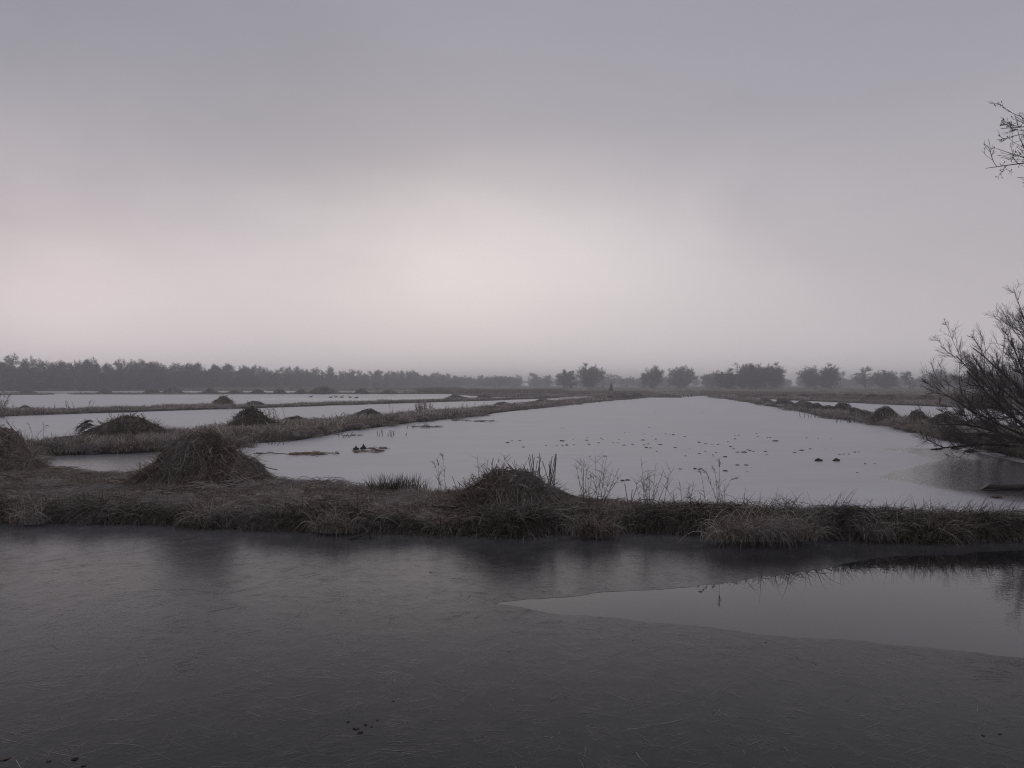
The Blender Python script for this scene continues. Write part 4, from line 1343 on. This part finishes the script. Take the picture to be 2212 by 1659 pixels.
raft(622, 700, 982, .25, 60, 801, 'biggest brown straw raft frozen in near the tall steep heap')
raft(548, 612, 981, .10, 14, 802, 'thin line of brown straw between tall heap and biggest raft')
raft(716, 732, 981, .10, 14, 803, 'small lump of brown straw between the two larger rafts')
raft(757, 815, 977, .18, 30, 804, 'low brown straw raft with two withered humps behind it')
raft(790, 832, 971, .16, 26, 805, 'short brown straw raft touching the withered humps')
raft(743, 778, 942, .14, 16, 806, 'straw strip beside the stubble at the dike foot')
raft(886, 942, 923, .2, 30, 807, 'straw strip in the ice along the middle of the reedy dike')
raft(970, 1010, 909, .3, 26, 808, 'straw strip near the narrowing reedy dike')
raft(1012, 1068, 911, .3, 22, 809, 'farthest straw strip off the reedy dike')
for (px, py, s, lab) in [(769, 972, .17, 'pointed withered hump at the low straw raft'), (785, 970, .2, 'broad withered hump at the low straw raft')]:
    p = g(px, py)
    o = obj('rotten_clump', peak_me[1], None, None, (p[0], p[1], .002), px)
    o.scale = (s, s, s * 2)
    tag(o, lab, 'plant clump')

# pole with a slanting cut end
p0, p1 = g(2120, 1058), g(2330, 1059)
t = thing('cut_pole', 'round dark timber pole with a slanted pale cut end lying on the ice', 'pole', (p0[0], p0[1] + .05, .055))
S, rad, L = 12, .055, float(p1[0] - p0[0])
a = np.arange(S) * 2 * math.pi / S
ring = np.stack([np.zeros(S), rad * np.cos(a), rad * np.sin(a)], 1)
r0 = ring.copy()
r0[:, 0] = (ring[:, 2] + rad) * 1.5
rings = [r0] + [ring * [1, .96 + .06 * math.sin(k_ * 2.1), .96 + .06 * math.cos(k_ * 1.7)] + [L * k_ / 8, .008 * math.sin(k_), .008 * math.cos(k_ * 1.3)] for k_ in range(1, 9)]
V = np.concatenate(rings)
Fq = np.array([[k_ * S + i, (k_ + 1) * S + i, (k_ + 1) * S + (i + 1) % S, k_ * S + (i + 1) % S] for k_ in range(8) for i in range(S)])
obj('shaft', mesh_np('shaft', V, Fq, smooth=True), M_LOG, t)
cap = np.concatenate([r0 - [.003, 0, 0], [[r0[:, 0].mean() - .003, 0, 0]]])
obj('cut_end', mesh_np('cut_end', cap, np.array([[S, (i + 1) % S, i] for i in range(S)])), M_LOGEND, t)

# rotten wood splinter in front of the bank
p = g(772, 1166)
t = thing('driftwood', 'split rotten branch stuck in the dark ice before the near bank', 'driftwood', (p[0], p[1], 0), .15)
wr2 = np.random.default_rng(88)
for k_, (dx, dz, L) in enumerate([(0, .05, .30), (.01, .09, .27), (.02, .07, .24)]):
    P = curves(np.array([[-.10, .02 * k_, .01]]), np.array([[1, .1, .28]]), np.array([L]), 4, .1, .03, wr2)
    build('splinter', [tubes(P, .018, .008, .3 + .3 * k_, 5)], M_LOG, t)
P = curves(np.array([[.15, .02, .10]]), np.array([[.2, 0, -1.0]]), np.array([.11]), 3, 0, .03, wr2)
build('stump', [tubes(P, .02, .014, .4, 5)], M_LOG, t)


# ducks far out on the duck pond
def duck_parts():
    r = np.random.default_rng(9)
    A, B = np.meshgrid(np.linspace(0, math.pi, 9), np.linspace(0, 2 * math.pi, 10, endpoint=False))
    def ell(c, s):
        v = np.stack([np.cos(A) * s[0] + c[0], np.sin(A) * np.cos(B) * s[1] + c[1], np.sin(A) * np.sin(B) * s[2] + c[2]], -1).reshape(-1, 3)
        q = np.array([[i * 9 + j, ((i + 1) % 10) * 9 + j, ((i + 1) % 10) * 9 + j + 1, i * 9 + j + 1] for i in range(10) for j in range(8)])
        return v, q, np.full(len(v), .3)
    body = ell((0, 0, .08), (.24, .10, .10))
    tail = ell((-.24, 0, .13), (.09, .04, .025))
    neck = tubes(curves(np.array([[.16, 0, .12]]), np.array([[.35, 0, 1.0]]), np.array([.16]), 4), .045, .033, .2, 8)
    head = ell((.235, 0, .30), (.06, .042, .045))
    bill = ell((.31, 0, .285), (.05, .022, .012))
    return {'body': body, 'tail': tail, 'neck': neck, 'head': head, 'bill': bill}


dmesh = {}
for k_, v_ in duck_parts().items():
    dmesh[k_] = mesh_np(k_, v_[0], v_[1], {'tint': v_[2]}, True)
    dmesh[k_].materials.append(M_LEAF)
for k_, (zx, zy, rz) in enumerate([(40, 412, 0), (430, 424, .2), (538, 416, 3.0), (650, 420, .1), (815, 424, 2.8), (938, 434, .3)]):
    p = g((1100 + zx * .18083) * .60636, (1340 + zy * .18083) * .60636 + .3)
    t = thing('duck', 'small dark duck resting on the duck pond', 'duck', (p[0], p[1], 0), rz, 'ducks on the duck pond')
    for nm, m_ in dmesh.items():
        obj(nm, m_, None, t)

# scraps of dead plants on the canal ice
for k_, (px, py, s) in enumerate([(752, 1560, .5), (768, 1575, .8), (778, 1583, .9), (790, 1566, .6), (803, 1570, .4), (815, 1556, .35), (850, 1515, .4), (12, 1640, 1.0), (105, 1645, .7), (162, 1640, .9), (180, 1655, .6), (2125, 1590, .5), (2160, 1586, .45),
                                  (1655, 1388, .4), (930, 1236, .8), (1445, 1188, .6), (1700, 1195, .7), (1868, 1190, .9)]):
    p = g(px, py)
    o = obj('withered_leaf', leaf_me[k_ % 6], None, None, (p[0], p[1], .001), dr.uniform(0, 6.28))
    o.scale = (.05 * s, .035 * s, .02 * s)
    tag(o, 'tiny dark scrap of dead plant lying on the dark canal ice', 'plant scrap', 'plant scraps on the canal ice')

# frost needles lying on the canal ice: real thin blades of ice
nr_ = np.random.default_rng(910)
n = 3400
Y = 3.5 + 7.3 * nr_.random(n) ** 1.2
X = (nr_.random(n) * 2 - 1) * .64 * Y
P2d = np.stack([X, Y], 1)
ok = (sdf(P2d, wedge) < -.12) & (fbm(X / .9, Y / .9, 55, 3) + .12 * nr_.random(n) > .0)
X, Y = X[ok], Y[ok]
n = len(X)
th = fbm(X / 2.0, Y / 2.0, 58, 2) * 9 + nr_.normal(0, .4, n)
roots = np.stack([X, Y, np.full(n, .0015)], 1)
P = curves(roots, np.stack([np.cos(th), np.sin(th), 0 * th], 1), .04 + .20 * nr_.random(n) ** 2.5, 4, 0, .0, nr_)
P[:, :, 0] += (np.linspace(0, 1, 5) ** 2)[None] * nr_.normal(0, .02, n)[:, None]
V, Fq, T = ribbons(P, .0022 + .003 * nr_.random(n) ** 3, nr_.random(n), .3, nr_, side=np.tile([0, 0, 1.0], (n, 1)))
M_NEEDLE = stalk_mat('ice_needle', [(0, (.02, .02, .022)), (.7, (.07, .07, .075)), (1, (.22, .21, .22))], rough=.35, frost=0, spec=.5)
o = obj('frost_needles', mesh_np('frost_needles', V, Fq, {'tint': T}), M_NEEDLE)
tag(o, 'fine pale frost needles and straws lying on the dark canal ice', 'frost', kind='stuff')

# ------------------------------------------------------------------ winter haze over the marsh
bm = bmesh.new()
bmesh.ops.create_cube(bm, size=1.0)
for v in bm.verts:
    v.co.x *= 3100
    v.co.y = v.co.y * 2000 + 600
    v.co.z = -1.6 if v.co.z < 0 else 13.6
me = bpy.data.meshes.new('haze')
bm.to_mesh(me)
bm.free()
hm = bpy.data.materials.new('winter_haze')
hm.use_nodes = True
ht = hm.node_tree
ht.nodes.clear()
pv = ht.nodes.new('ShaderNodeVolumePrincipled')
pv.inputs['Color'].default_value = (.965, .975, .998, 1)
pv.inputs['Density'].default_value = 0.0014
pv.inputs['Anisotropy'].default_value = 0.7
pv.inputs['Density Attribute'].default_value = ''
ho = ht.nodes.new('ShaderNodeOutputMaterial')
ht.links.new(pv.outputs[0], ho.inputs['Volume'])
haze = obj('haze', me, hm)
haze['kind'] = 'stuff'
haze['label'] = 'thin grey winter haze over the whole marsh'
haze['category'] = 'haze'
